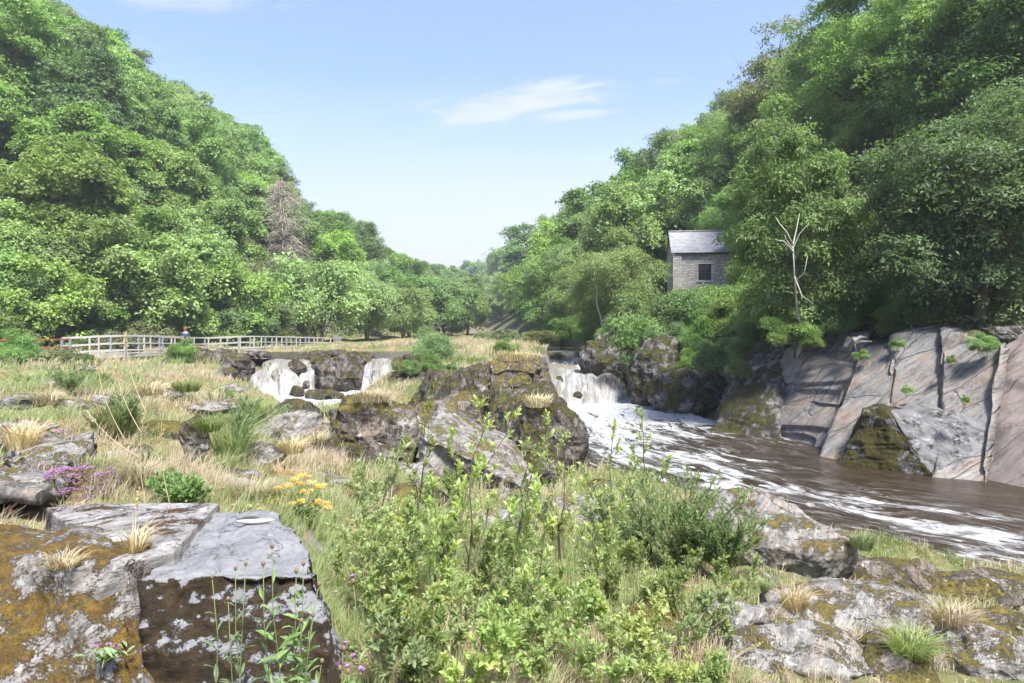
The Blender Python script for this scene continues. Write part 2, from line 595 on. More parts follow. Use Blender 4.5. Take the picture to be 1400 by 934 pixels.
CTRL = [(60,934,2.2),(60,760,2.5),(300,760,2.2),(470,934,1.95),(480,800,1.9),(60,690,2.6),(300,690,2.55),(200,650,2.65),(60,640,2.7),(60,580,2.6),(200,580,2.5),(300,600,2.2),(60,530,2.5),(200,540,2.3),(300,545,1.9),(100,505,2.3),(200,505,2.0),(330,520,1.2),(330,560,1.6),(330,620,2.0),(400,560,.5),(420,580,.9),(420,610,.7),(400,650,1.5),(400,690,1.9),(450,720,1.8),(450,660,1.4),(520,640,.9),(520,700,1.5),(600,640,.9),(600,700,1.2),(600,780,1.5),(600,880,1.7),(600,934,1.9),(700,650,.7),(700,700,1.0),(700,780,1.35),(700,880,1.6),(800,660,.4),(800,700,.8),(800,780,1.25),(800,900,1.6),(900,690,.6),(900,760,1.05),(900,850,1.4),(900,934,1.6),(980,700,.7),(1000,760,1.0),(1000,850,1.3),(1000,934,1.6),(1100,760,.7),(1100,830,1.1),(1100,934,1.5),(1200,790,.6),(1200,840,.95),(1200,934,1.45),(1300,800,.6),(1300,850,.95),(1300,934,1.4),(1400,815,.45),(1400,850,.85),(1400,934,1.35)]
CP = [tuple(G(*c)) for c in CTRL]
CP += [(0,0,2.5),(-3,1,2.5),(3,0,2.0),(0,2.5,2.1),(-2,2,2.35),(2.5,2.5,1.8),(5,4,1.4),(8,5,.9),(0,-10,2.5),(-10,0,2.6),(10,-5,1.6),(-12,8,2.6),(-20,15,2.5),(-30,25,2.4),
       (16,21,4.0),(11,28,3.4),(10,36,3.1),(8.8,48,3.0),(7.6,58,2.5),(22,15,4.3),(34,10,4.4),(-30,45,2.1),(-26,38,2.1),(-35,35,2.3),(-18,33,1.7),(-22,41,1.7),(-25,55,2.2),(-10,62,2.35),(0,62,2.4),(2,58,2.3),
       (-1.5,28,1.0),(0,24,.6),(-9,27,.3),(-7,22,.45),(-5,18,.7),(-11,28,.5),(-14,31,.8),(-5,30,.3),(-10,30,.2),(-7,29,.2),(-7.5,25,.3),(-9.5,24,.6),(-6,26,.3),(-4.5,24,.4),(-12,25,1.0),(2.2,18,.2),(2.8,16,.3),(1.6,17,.4),(3.4,14,.4),(2.0,14.2,.6),(4.2,12.6,.5),(1.7,20,0),(-23,47,1.75),(-21,52,1.7),(-20,57,1.7),(-18,62,1.8),(-4,34,1.3),(0,33,1.8),(-3,40,1.8),(0,44,2.1),(-1,50,2.2),(0,56,2.3),(-14,60,2.3),(-30,-20,3),(30,-30,2)]
CP = np.array(CP)
CS = 0.10 * np.hypot(CP[:, 0], CP[:, 1]) + 0.25

BASE_L = [(-120, -60), (-70, 25), (-42, 42), (-33, 52), (-27, 60), (-23, 75), (-21, 95), (-18.5, 120), (-13, 170), (-6, 240), (4, 330), (20, 420)]
BASE_R = [(60, -40), (30, 8), (16.5, 20), (11.3, 28), (10.0, 36), (8.6, 48), (7.4, 58), (4.5, 90), (-1.5, 150), (-9, 230), (-30, 300), (-70, 370)]


def hills(x, y):
    dl, _ = dist_line(x, y, BASE_L)
    dr, _ = dist_line(x, y, BASE_R)
    dl = np.maximum(dl, 0); dr = np.maximum(-dr, 0)
    dr = np.maximum(dr - 6.5 * smooth(20, 27, y) * smooth(64, 54, y), 0)      # natural terrace above the gorge
    hl = 52 * np.tanh(dl / 50)
    hl = np.where(dl < 3, hl * smooth(-0.5, 3, dl), hl)
    hr = 50 * np.tanh(dr / 54)
    hr = np.where(dr < 2, hr * smooth(-0.5, 2, dr), hr)
    amp = 1 - 0.62 * smooth(110, 330, y)
    return np.maximum(hl, hr) * amp, dl, dr


def base_h(x, y):
    x = np.asarray(x, float); y = np.asarray(y, float)
    num = np.zeros(x.shape); den = np.zeros(x.shape)
    for (cx, cy_, cz), s in zip(CP, CS):
        wgt = 1.0 / (((x - cx) ** 2 + (y - cy_) ** 2) / (s * s) + 0.30) ** 2.4
        num += wgt * cz; den += wgt
    h = num / den
    far = smooth(55, 75, np.hypot(x, y))
    h = h * (1 - far) + 2.35 * far
    return h


def ground_h(x, y, detail=True):
    x = np.asarray(x, float).ravel(); y = np.asarray(y, float).ravel()
    h = base_h(x, y)
    hh, dl, dr = hills(x, y)
    r = np.hypot(x, y)
    if detail:
        p = np.stack([x, y, np.zeros_like(x)], -1)
        a = np.clip(r / 12, 0.35, 2.2)
        h = h + 0.16 * a * fbm(p / 1.9, 3, 3) + 0.07 * ridged(p * np.array([1.1, 1.9, 1]), 9, 4) * smooth(60, 20, r)
        h = h + 0.035 * fbm(p * 5.0, 21, 3) * smooth(30, 8, r)
        hh = hh + smooth(0, 12, dl + dr) * 1.6 * fbm(p / 9.0, 5, 3)
    h = h + hh
    # the undercut foot of the far bank, behind the slabs
    k = smooth(5.0, 2.2, sdf_poly(x, y, LOWER)) * smooth(-1.0, 1.2, x - np.interp(y, [0, 10, 16, 20, 28, 34, 42], [26, 17, 11, 7, 5, 4.2, 4.4]))
    k = k * smooth(44, 40, y)
    h = h * (1 - k) + np.minimum(h, -0.4) * k
    for poly, bed, wd in ((LOWER, -0.7, 0.8), (POOL, -0.6, 0.7), (UP1, 1.55, 0.7), (UP2, 0.8, 0.6), (UP3, 1.6, 0.8)):
        sdv = sdf_poly(x, y, poly)
        k = smooth(wd * 0.6, -wd * 0.6, sdv)
        h = h * (1 - k) + np.minimum(bed, h) * k
    return h


def gh(x, y):
    return float(ground_h(np.array([x]), np.array([y]))[0])


# ground sheet: rings around the viewpoint, finer near it
ang = np.concatenate([np.linspace(-48, 48, 620), np.linspace(48, 312, 100)[1:-1]])
ang = np.radians(np.sort(ang))
rad = np.concatenate([[0.05, 0.5, 1.0, 1.4], np.exp(np.linspace(math.log(1.8), math.log(75), 400)), np.exp(np.linspace(math.log(75), math.log(2500), 90))[1:]])
na, nr = len(ang), len(rad)
RR, AA = np.meshgrid(rad, ang, indexing='ij')
gx, gy = (RR * np.sin(AA)).ravel(), (RR * np.cos(AA)).ravel()
gz = ground_h(gx, gy)
ii = np.arange(nr * na).reshape(nr, na)
i2 = np.roll(ii, -1, axis=1)
q = np.stack([ii[:-1], ii[1:], i2[1:], i2[:-1]], -1).reshape(-1, 4)
_, gdl, gdr = hills(gx, gy)
me = mesh_np('ground', np.stack([gx, gy, gz], -1), quads=q, attrs={'hill': smooth(0.0, 4.0, gdl + gdr)})

m, t, b = new_mat('meadow_soil')
co = t.new('ShaderNodeTexCoord').outputs['Object']
geo = t.new('ShaderNodeNewGeometry')
nz = t.sep(geo.outputs['Normal'])[2]
n_big = t.noise(co, 0.55, 5, 0.6)
n_mid = t.noise(co, 3.3, 6, 0.65)
n_fin = t.noise(co, 26, 6, 0.7)
straw = t.mix(n_fin, (0.12, 0.095, 0.052), (0.30, 0.24, 0.135))
green = t.mix(n_fin, (0.06, 0.075, 0.025), (0.15, 0.165, 0.06))
mossc = t.mix(n_fin, (0.065, 0.048, 0.015), (0.17, 0.125, 0.035))
col = t.mix(t.ramp(n_big, 0.40, 0.58), straw, green)
col = t.mix(t.ramp(n_mid, 0.52, 0.62), col, mossc)
stc = t.mapping(co, sc=(1.0, 3.5, 6.0), rot=(0.3, 0.2, 0.5))
rockc = t.mix(t.noise(stc, 3.0, 8, 0.7), (0.07, 0.062, 0.052), (0.27, 0.25, 0.22))
rmask = t.math('MAXIMUM', t.ramp(t.math('ADD', n_mid, t.math('MULTIPLY', n_big, 0.5)), 0.86, 0.92), t.ramp(nz, 0.80, 0.62))
col = t.mix(rmask, col, rockc)
hl = t.new('ShaderNodeAttribute', attribute_name='hill').outputs['Fac']
forest = t.mix(n_mid, (0.045, 0.035, 0.018), (0.10, 0.085, 0.03))
forest = t.mix(t.ramp(n_big, 0.45, 0.6), forest, (0.05, 0.07, 0.018))
col = t.mix(hl, col, forest)
t.set(b.inputs['Base Color'], col)
b.inputs['Roughness'].default_value = 0.95
hgt = t.math('ADD', t.math('MULTIPLY', n_fin, 0.5), t.math('MULTIPLY', t.noise(co, 90, 3, 0.7), 0.3))
t.set(b.inputs['Normal'], t.bump(hgt, 1.0, 0.03))
structure('ground', me, m)

# ================================================================ water
CENTER = [(4.6, 44), (4.2, 38), (3.9, 33), (4.6, 27), (6.0, 21.5), (8.2, 17), (11.5, 13.2), (17, 8.8), (27, 1.5), (40, -8)]


def water_mat():
    m, t, b = new_mat('peaty_water')
    uv = t.new('ShaderNodeUVMap', uv_map='UVMap').outputs[0]
    foam = t.new('ShaderNodeAttribute', attribute_name='foam').outputs['Fac']
    co = t.new('ShaderNodeTexCoord').outputs['Object']
    wv = t.noise(t.mapping(uv, sc=(0.30, 0.8, 1)), 1.0, 4, 0.55)
    uw = t.vmath('ADD', uv, t.comb(t.math('MULTIPLY', wv, 0.8), t.math('MULTIPLY', t.math('SUBTRACT', wv, 0.5), 2.4), 0.0))
    f1 = t.noise(t.mapping(uw, sc=(0.36, 1.5, 1)), 1.0, 8, 0.62)
    f2 = t.noise(t.mapping(uw, sc=(1.0, 4.6, 1), loc=(3, 7, 0)), 1.0, 7, 0.62)
    f3 = t.noise(t.mapping(uw, sc=(3.2, 11, 1)), 1.0, 4, 0.6)
    v = t.math('ADD', t.math('ADD', t.math('MULTIPLY', f1, 0.52), t.math('MULTIPLY', f2, 0.36)), t.math('MULTIPLY', f3, 0.12))
    thr = t.math('SUBTRACT', 0.605, t.math('MULTIPLY', foam, 0.30))
    mask = t.new('ShaderNodeMapRange', interpolation_type='SMOOTHSTEP')
    t.set(mask.inputs[0], v); t.set(mask.inputs[1], thr); t.set(mask.inputs[2], t.math('ADD', thr, 0.10))
    lace = t.ramp(t.noise(t.mapping(uw, sc=(2.2, 5.0, 1), loc=(9, 2, 0)), 1.6, 5, 0.65, 0.8), 0.34, 0.56)
    mk = t.math('MULTIPLY', mask.outputs[0], t.math('ADD', 0.28, t.math('MULTIPLY', lace, 0.66)))
    # a thin milky film of dispersed bubbles around the foam
    mk = t.math('MAXIMUM', mk, t.math('MULTIPLY', t.ramp(f2, 0.42, 0.72), t.math('ADD', 0.10, t.math('MULTIPLY', foam, 0.5))))
    base = t.mix(wv, (0.021, 0.0135, 0.0075), (0.040, 0.0255, 0.0135))
    white = t.mix(f3, (0.36, 0.36, 0.35), (0.56, 0.57, 0.575))
    t.set(b.inputs['Base Color'], t.mix(mk, base, white))
    t.set(b.inputs['Roughness'], t.math('ADD', 0.16, t.math('MULTIPLY', mk, 0.6)))
    b.inputs['IOR'].default_value = 1.33
    b.inputs['Specular IOR Level'].default_value = 0.5
    hgt = t.math('ADD', t.math('MULTIPLY', f2, 0.8), t.math('ADD', t.math('MULTIPLY', f3, 0.3), t.math('MULTIPLY', mk, 0.15)))
    t.set(b.inputs['Normal'], t.bump(hgt, 0.75, 0.14))
    return m


WATER = water_mat()


def water_sheet(name, x0, x1, y0, y1, step, z, poly, flow, foam_fn, amp=0.03):
    xs = np.arange(x0, x1 + step, step); ys = np.arange(y0, y1 + step, step)
    X, Y = np.meshgrid(xs, ys, indexing='ij')
    x, y = X.ravel(), Y.ravel()
    sdv = sdf_poly(x, y, poly)
    nx, ny = X.shape
    idx = np.arange(nx * ny).reshape(nx, ny)
    q = np.stack([idx[:-1, :-1], idx[1:, :-1], idx[1:, 1:], idx[:-1, 1:]], -1).reshape(-1, 4)
    q = q[(sdv[q] < 1.6).all(1)]
    used = np.unique(q)
    rm = np.full(nx * ny, -1); rm[used] = np.arange(len(used))
    q = rm[q]; x = x[used]; y = y[used]
    tt, ss = dist_line(x, y, flow)
    f = foam_fn(x, y, ss, tt)
    p = np.stack([ss * 0.9, tt * 1.6, 0 * x], -1)
    zz = z(x, y) if callable(z) else z
    zz = zz + amp * (0.4 + 2.2 * np.clip(f, 0, 1)) * fbm(p * 0.9, 31, 4)
    me = mesh_np(name, np.stack([x, y, zz], -1), quads=q, uv=np.stack([ss, tt], -1), attrs={'foam': f})
    return structure(name, me, WATER)


def foam_low(x, y, ss, tt):
    f = np.clip(1.12 - ss / 24.0, 0.0, 1.0) * 0.9 + 0.20
    f = f + 0.24 * np.exp(-((tt + 1.5) / 2.0) ** 2) * smooth(12, 26, ss)      # streaks hug the near bank
    f = f - 0.30 * smooth(-0.6, 2.6, tt) * smooth(15, 26, ss)
    f = f + 0.35 * smooth(-0.9, -0.1, sdf_poly(x, y, LOWER)) * smooth(24, 30, ss) * (tt < 0)
    return f


water_sheet('river', 1, 40, -6, 43.4, 0.16, 0.0, LOWER, CENTER, foam_low, 0.035)
water_sheet('pool', -19, -3, 30, 43.6, 0.16, 0.0, POOL, [(-13.5, 44), (-11, 38), (-8, 34), (-2, 30)], lambda x, y, s, t: np.clip(1.3 - s / 18, 0.3, 1.2), 0.07)
water_sheet('upper_river', -21, -2, 42.9, 58, 0.3, 2.0, UP1, [(-30, 54), (-15, 52), (-12, 47), (-11, 42)], lambda x, y, s, t: 0.08 + 0.2 * smooth(45, 43, y), 0.03)
water_sheet('rapids', 1.2, 9, 46.6, 53.3, 0.16, lambda x, y: 1.28 + 0.03 * (y - 43), UP2, [(5, 60), (5, 52), (4.6, 40)], lambda x, y, s, t: 0.62 + 0 * x, 0.15)
water_sheet('upstream_river', -2, 9, 52.6, 112, 0.5, 2.02, UP3, [(1, 130), (3.5, 80), (5, 52)], lambda x, y, s, t: 0.2 + 0.4 * smooth(60, 53, y), 0.02)


def fall_mat():
    m, t, b = new_mat('falling_water')
    uv = t.new('ShaderNodeUVMap', uv_map='UVMap').outputs[0]
    th = t.new('ShaderNodeAttribute', attribute_name='thin').outputs['Fac']
    wob = t.noise(t.mapping(uv, sc=(1.2, 0.9, 1)), 1.0, 3)
    uw = t.vmath('ADD', uv, t.comb(t.math('MULTIPLY', wob, 0.5), 0.0, 0.0))
    a = t.noise(t.mapping(uw, sc=(2.6, 0.5, 1)), 1.0, 7, 0.65, 0.3)
    c = t.noise(t.mapping(uw, sc=(13, 1.0, 1)), 1.0, 5, 0.65)
    e = t.noise(t.mapping(uv, sc=(3, 2.6, 1)), 1.0, 6, 0.65)
    v = t.math('ADD', t.math('ADD', t.math('MULTIPLY', a, 0.45), t.math('MULTIPLY', c, 0.3)), t.math('MULTIPLY', e, 0.25))
    k = t.ramp(t.math('SUBTRACT', v, t.math('MULTIPLY', th, 0.22)), 0.34, 0.58)
    tan = t.mix(c, (0.10, 0.085, 0.066), (0.26, 0.24, 0.205))
    col = t.mix(k, tan, t.mix(c, (0.30, 0.305, 0.30), (0.45, 0.455, 0.46)))
    t.set(b.inputs['Base Color'], col)
    b.inputs['Roughness'].default_value = 0.45
    t.set(b.inputs['Normal'], t.bump(v, 1.0, 0.22))
    return m


FALL = fall_mat()


def fall_sheet(crest, foot, nu, nv, bulge, seed, thin, org=None):
    crest, foot = np.asarray(crest, float), np.asarray(foot, float)
    u = np.linspace(0, 1, nu); v = np.linspace(0, 1, nv)
    def interp(row):
        k = np.linspace(0, 1, len(row))
        return np.stack([np.interp(u, k, row[:, i]) for i in range(3)], -1)
    A, B = interp(crest), interp(foot)
    U, Vv = np.meshgrid(u, v, indexing='ij')
    Wd = np.linalg.norm(A[-1] - A[0]); Ht = abs(A[0][2] - B[0][2])
    lat = fbm(np.stack([u * Wd * 0.9, 0 * u, 0 * u], -1), seed + 5, 3)[:, None]
    # an uneven stair: water hits ledges at different heights across its width
    s0 = 0.45 + 0.35 * lat
    step = smooth(s0 - 0.10, s0 + 0.10, Vv)
    fallv = np.clip((Vv - 0.10) / 0.90, 0, 1)
    horiz = 0.45 * Vv + 0.30 * step + 0.25 * Vv ** 0.6
    vert = 0.55 * fallv ** 1.4 + 0.45 * smooth(0.0, 1.0, np.clip((fallv - s0 * 0.4) / (1 - s0 * 0.4), 0, 1))
    pos = np.repeat(A[:, None, :], nv, 1)
    pos[..., :2] += (B - A)[:, None, :2] * horiz[..., None]
    pos[..., 2] += (B - A)[:, None, 2] * np.clip(vert, 0, 1)
    p = np.stack([U.ravel() * Wd * 1.5, Vv.ravel() * Ht * 1.3, 0 * U.ravel()], -1)
    n = fbm(p, seed, 5, 0.6).reshape(U.shape)
    p2 = np.stack([U.ravel() * Wd * 4.5, Vv.ravel() * 0.8, 0 * U.ravel()], -1)
    n2 = fbm(p2, seed + 2, 3).reshape(U.shape)
    edge = np.clip(np.minimum(U, 1 - U) * 7, 0, 1)
    pos[..., 1] -= bulge * (0.9 * n + 0.35 * n2) * (0.25 + np.sin(np.clip(Vv, 0, 1) * pi) * 0.9)
    pos[..., 0] += 0.25 * n * Vv * (1 - edge) + 0.10 * n2 * Vv
    pos[..., 1] += (1 - edge) * 0.30
    pos[..., 2] += 0.16 * n * np.sin(Vv * pi) - 0.05 * (1 - edge)
    V = pos.reshape(-1, 3)
    if org is None:
        org = np.array([B[:, 0].mean(), B[:, 1].mean(), B[:, 2].min()])
    idx = np.arange(nu * nv).reshape(nu, nv)
    q = np.stack([idx[:-1, :-1], idx[:-1, 1:], idx[1:, 1:], idx[1:, :-1]], -1).reshape(-1, 4)
    me = mesh_np('water_sheet', V - org, quads=q, uv=np.stack([U.ravel() * Wd + seed, Vv.ravel() * max(Ht, 0.6) * 1.3], -1), attrs={'thin': (thin * (1.15 - Vv) * (0.7 + 1.4 * n)).ravel()})
    return me, org, A, B


def waterfall(name, label, crest, foot, nu=90, nv=50, bulge=0.35, seed=1, thin=0.5, strands=4, group=None):
    me, org, A, B = fall_sheet(crest, foot, nu, nv, bulge, seed, thin)
    o = thing(name, label, 'waterfall', tuple(org), group=group)
    link('water_sheet', me, FALL, o)
    rs = RS(seed)
    for i in range(strands):
        c = (i + rs.uniform(.2, .8)) / strands; wd = rs.uniform(.08, .17)
        k0, k1 = int(max(0, c - wd / 2) * (nu - 1)), int(min(1, c + wd / 2) * (nu - 1))
        if k1 - k0 < 3: k1 = min(nu - 1, k0 + 3); k0 = k1 - 3
        fw = np.array([0, -rs.uniform(.18, .5), 0])
        dr = rs.uniform(0.05, 0.35)
        cr = A[[k0, (k0 + k1) // 2, k1]] + np.array([0, -.12, .04 - dr]); ft = B[[k0, (k0 + k1) // 2, k1]] + fw
        ft[0, 0] -= .2; ft[2, 0] += .2
        m2, _, _, _ = fall_sheet(cr, ft, 22, 34, bulge * .8, seed + 40 + i, thin * .6, org)
        m2.name = 'water_strand'
        link('water_strand', m2, FALL, o)
    return o


waterfall('waterfall', 'broad white waterfall pouring over a rock step into the pool', [P(366, 492.5, 43.4), P(380, 490.5, 43.1), P(400, 491.5, 43.3), P(426, 491, 43.4)], [P(338, 536, 40.8), P(366, 540, 40.2), P(398, 541, 40.0), P(428, 539, 40.9)], seed=4, bulge=0.7, thin=1.0, strands=6)
waterfall('waterfall', 'narrow white waterfall beside the dark ribbed rock', [P(506, 491, 43.4), P(520, 490, 43.1), P(540, 490, 43.4)], [P(498, 537, 41.0), P(516, 539, 40.6), P(540, 537, 41.0)], nu=60, seed=9, bulge=0.55, thin=0.9, strands=3)
waterfall('waterfall', 'thin trickle of white water down the far dark rocks', [P(219, 502, 40.0), P(226, 501, 40.0), P(234, 502, 40)], [P(228, 527, 38.6), P(236, 530, 38.4), P(243, 528, 38.6)], nu=24, nv=24, seed=12, bulge=0.25, thin=0.9, strands=0)
waterfall('waterfall', 'low foaming cascade filling the channel between mossy banks', [P(744, 496, 48.0), P(775, 497.5, 47.4), P(812, 498.5, 47.0), P(846, 499, 47.2)], [P(728, 556, 36.0), P(770, 561, 34.6), P(815, 558, 35.2), P(856, 548, 38.0)], seed=15, bulge=1.15, thin=0.9, nu=130, nv=80, strands=9)
waterfall('waterfall', 'small upper fall over a straight sill behind the foaming cascade', [P(752, 479.5, 53), P(770, 479.5, 52.8), P(790, 479.8, 53)], [P(750, 496, 51.6), P(770, 497, 51.4), P(790, 496, 51.6)], nu=40, nv=24, seed=19, bulge=0.25, thin=1.6, strands=0)
# ================================================================ rocks
M_GREY = rock_mat('lichen_rock', (0.125, 0.118, 0.106), (0.30, 0.285, 0.265), lichen=0.36, lichen_col=(0.38, 0.37, 0.355), moss=0.49, moss_col=(0.20, 0.155, 0.045), moss2=(0.11, 0.085, 0.028), dark=0.35, strata=(0.5, 0.9, 0.3), sscale=7, scale=1.7, bump=0.02, warm=(0.26, 0.17, 0.10), warm_amt=0.35)
M_MOSSY = rock_mat('orange_moss_rock', (0.15, 0.135, 0.12), (0.31, 0.29, 0.27), lichen=0.50, lichen_col=(0.46, 0.45, 0.425), mscale=1.8, moss=0.68, moss_col=(0.28, 0.18, 0.038), moss2=(0.14, 0.085, 0.028), dark=0.2, strata=(0.6, 0.8, 0.4), sscale=6, scale=2.2, bump=0.034, up=0.35)
M_LEDGE = rock_mat('brown_moss_rock', (0.15, 0.14, 0.125), (0.33, 0.31, 0.29), lichen=0.5, lichen_col=(0.44, 0.43, 0.42), moss=0.56, moss_col=(0.13, 0.06, 0.025), moss2=(0.07, 0.036, 0.018), dark=0.15, strata=(0.1, 0.15, 0.3), sscale=6, scale=2.4, bump=0.02, up=0.2)
M_BLOCK = rock_mat('block_rock', (0.14, 0.14, 0.145), (0.215, 0.215, 0.22), lichen=0.22, lichen_col=(0.28, 0.28, 0.285), mscale=2.6, moss=1.12, moss_col=(0.085, 0.055, 0.028), moss2=(0.035, 0.027, 0.018), dark=0.08, strata=(0.12, 0.1, 0.2), sscale=4, scale=2.6, bump=0.018, up=-2.7)
M_DARK = rock_mat('dark_wet_rock', (0.065, 0.058, 0.05), (0.18, 0.16, 0.14), lichen=0.38, lichen_col=(0.30, 0.29, 0.27), moss=0.60, moss_col=(0.12, 0.10, 0.025), moss2=(0.055, 0.05, 0.016), dark=0.55, strata=(0.8, 1.2, 0.4), sscale=6, scale=0.9, bump=0.05, warm=(0.17, 0.105, 0.065), warm_amt=0.4)
M_BROWN = rock_mat('rusty_brown_rock', (0.085, 0.070, 0.058), (0.225, 0.195, 0.165), lichen=0.46, lichen_col=(0.40, 0.38, 0.35), moss=0.60, moss_col=(0.22, 0.175, 0.045), moss2=(0.11, 0.09, 0.028), dark=0.5, strata=(1.0, 1.2, 0.4), sscale=5, scale=1.0, bump=0.05, warm=(0.20, 0.135, 0.09), warm_amt=0.45)
M_BANK = rock_mat('mossy_bank_rock', (0.075, 0.07, 0.062), (0.22, 0.21, 0.195), lichen=0.42, lichen_col=(0.38, 0.38, 0.37), moss=0.72, moss_col=(0.095, 0.085, 0.018), moss2=(0.04, 0.042, 0.012), dark=0.5, strata=(0.9, 1.0, 0.5), sscale=5, scale=0.8, bump=0.06, up=0.2)
M_SLAB = rock_mat('slate_slab_rock', (0.14, 0.135, 0.128), (0.29, 0.28, 0.265), lichen=0.22, lichen_col=(0.36, 0.36, 0.36), moss=0.26, moss_col=(0.075, 0.066, 0.015), moss2=(0.04, 0.04, 0.012), dark=0.26, strata=(0.828, 0.358, 0.0), sscale=6, scale=0.8, bump=0.09, up=0.3, warm=(0.31, 0.215, 0.145), warm_amt=0.85, cells=0.75)
M_SLABR = rock_mat('red_brown_slab_rock', (0.16, 0.125, 0.11), (0.29, 0.225, 0.19), lichen=0.05, moss=0.10, dark=0.1, strata=(0.828, 0.358, 0.0), sscale=6, scale=0.7, bump=0.07, warm=(0.30, 0.19, 0.14), warm_amt=0.4, cells=0.6)
M_PALE = rock_mat('pale_wedge_rock', (0.09, 0.088, 0.09), (0.20, 0.195, 0.19), lichen=0.40, lichen_col=(0.30, 0.29, 0.285), moss=0.46, moss_col=(0.085, 0.075, 0.016), moss2=(0.04, 0.04, 0.012), dark=0.42, strata=(0.2, -0.7, 0.3), sscale=6, scale=1.0, bump=0.06, up=0.3)
M_TRI = rock_mat('triangle_moss_rock', (0.12, 0.115, 0.11), (0.27, 0.26, 0.255), lichen=0.35, lichen_col=(0.40, 0.39, 0.39), moss=0.84, moss_col=(0.085, 0.072, 0.014), moss2=(0.04, 0.038, 0.010), dark=0.4, strata=(0.2, -0.7, 0.3), sscale=5, scale=0.7, bump=0.06, up=0.0)

ROCKS = []          # (x, y, r) footprints, so that tall plants keep off them


def displace(V, Fc, seed, big, mid, fine, lay, layk, dirn, size, warp=0.25):
    nv = vnormals(V, Fc)
    s = size
    d = big * s * fbm(V / (s * 0.9) + seed * 3.7, seed, 3)
    d = d + mid * s * (ridged(V / (s * 0.38) + seed, seed + 3, 4) - 0.3)
    if lay:
        dn = nrm(np.array(dirn, float))
        a = nrm(np.cross(dn, [0.3, 0.5, 0.81])); c = np.cross(dn, a)
        wv = warp * fbm(V / (s * 0.6), seed + 8, 3)[:, None]
        q = np.stack([V @ dn * layk / s, V @ a * 0.9 / s, V @ c * 0.9 / s], -1) + wv
        n = vnoise(q, seed + 5)
        st = np.floor(n * 3) / 3 + smooth(0.75, 1.0, (n * 3) % 1.0) / 3
        d = d + lay * s * st
    d = d + fine * s * fbm(V / (s * 0.07), seed + 9, 4)
    return V + nv * d[:, None]


def hexrock(name, label, corners, mat, N=60, rnd=0.25, seed=1, big=0.05, mid=0.03, fine=0.008, lay=0.02, layk=6, dirn=(0.4, -0.3, 0.85), group=None, cat='rock', foot=True, warp=0.25):
    """corners: bottom FL FR BR BL, then top FL FR BR BL"""
    c = np.array(corners, float)
    u, Q = cube_sphere(N)
    sph = u / np.linalg.norm(u, axis=1, keepdims=True) * 1.22
    p = u * (1 - rnd) + sph * rnd
    p = np.clip(p * 0.5 + 0.5, -0.08, 1.08)
    x, y, z = p[:, 0:1], p[:, 1:2], p[:, 2:3]
    bot = (c[0] * (1 - x) + c[1] * x) * (1 - y) + (c[3] * (1 - x) + c[2] * x) * y
    top = (c[4] * (1 - x) + c[5] * x) * (1 - y) + (c[7] * (1 - x) + c[6] * x) * y
    V = bot * (1 - z) + top * z
    size = float(np.linalg.norm(V.max(0) - V.min(0))) / 2
    V = displace(V, Q, seed, big, mid, fine, lay, layk, dirn, size, warp)
    org = np.array([c[:, 0].mean(), c[:, 1].mean(), c[:4, 2].mean()])
    me = mesh_np(name, V - org, quads=Q)
    o = link(name, me, mat, loc=org)
    if foot:
        ROCKS.append((org[0], org[1], max(np.ptp(V[:, 0]), np.ptp(V[:, 1])) * 0.42, V[:, 2].max()))
    return tag(o, label, cat, group)


def boulder(name, label, px, py, z, wpx, hpx, mat, seed, depth=0.8, rz=0.0, tilt=(0, 0), cuts=14, sub=5, group=None, big=0.12, mid=0.10, fine=0.014, lay=0.05, layk=7, dirn=(0.5, -0.3, 0.8), Y=None, embed=0.30, soft=0.06, cat='rock'):
    if Y is None:
        g = G(px, py, z)
    else:
        g = P(px, py, Y)
    Y = g[1]
    wx, hz = wpx * Y / F / 2, hpx * Y / F / (1 + (1 - embed)) * 1.0
    rs = RS(seed)
    d, f = ico(sub)
    nn = nrm(rs.normal(size=(cuts, 3)) * np.array([1, 1, 0.8]))
    nn = np.vstack([nn, nn * -1])[:cuts + 6]
    hh = rs.uniform(0.72, 1.0, len(nn))
    den = d @ nn.T
    r = np.where(den > 0.02, hh[None, :] / np.maximum(den, 0.02), 9.0)
    r = np.minimum(r, 1.25)
    k = soft
    rr = -k * np.log(np.exp(-r / k).sum(1))
    V = d * np.clip(rr, 0.3, 1.3)[:, None]
    V = V / np.abs(V).max(0)
    V = V * np.array([wx, wx * depth, hz])
    tx, ty = tilt
    Ry = np.array([[cos(ty), 0, sin(ty)], [0, 1, 0], [-sin(ty), 0, cos(ty)]])
    Rx = np.array([[1, 0, 0], [0, cos(tx), -sin(tx)], [0, sin(tx), cos(tx)]])
    Rz = np.array([[cos(rz), -sin(rz), 0], [sin(rz), cos(rz), 0], [0, 0, 1]])
    V = V @ Ry.T @ Rx.T @ Rz.T
    size = max(wx, hz)
    V = displace(V, f, seed, big, mid, fine, lay, layk, dirn, size)
    top = hpx * Y / F
    V[:, 2] *= top / max(1e-6, V[:, 2].max()) if V[:, 2].max() > 0 else 1
    zmax = V[:, 2].max()
    V[:, 2] = V[:, 2] * (1 / (1 + (1 - embed))) if False else V[:, 2]
    # centre sits (1-embed) of half the height above the base
    sc_ = top / (zmax * (2 - embed))
    V[:, 2] *= sc_
    org = np.array([g[0], g[1] + wx * depth * 0.55, g[2]])
    V[:, 2] += zmax * sc_ * (1 - embed)
    me = mesh_np(name, V, tris=f)
    o = link(name, me, mat, loc=org)
    ROCKS.append((org[0], org[1], wx * 0.8, org[2] + top))
    return tag(o, label, cat, group)


def g3(px, py, z): return G(px, py, z)


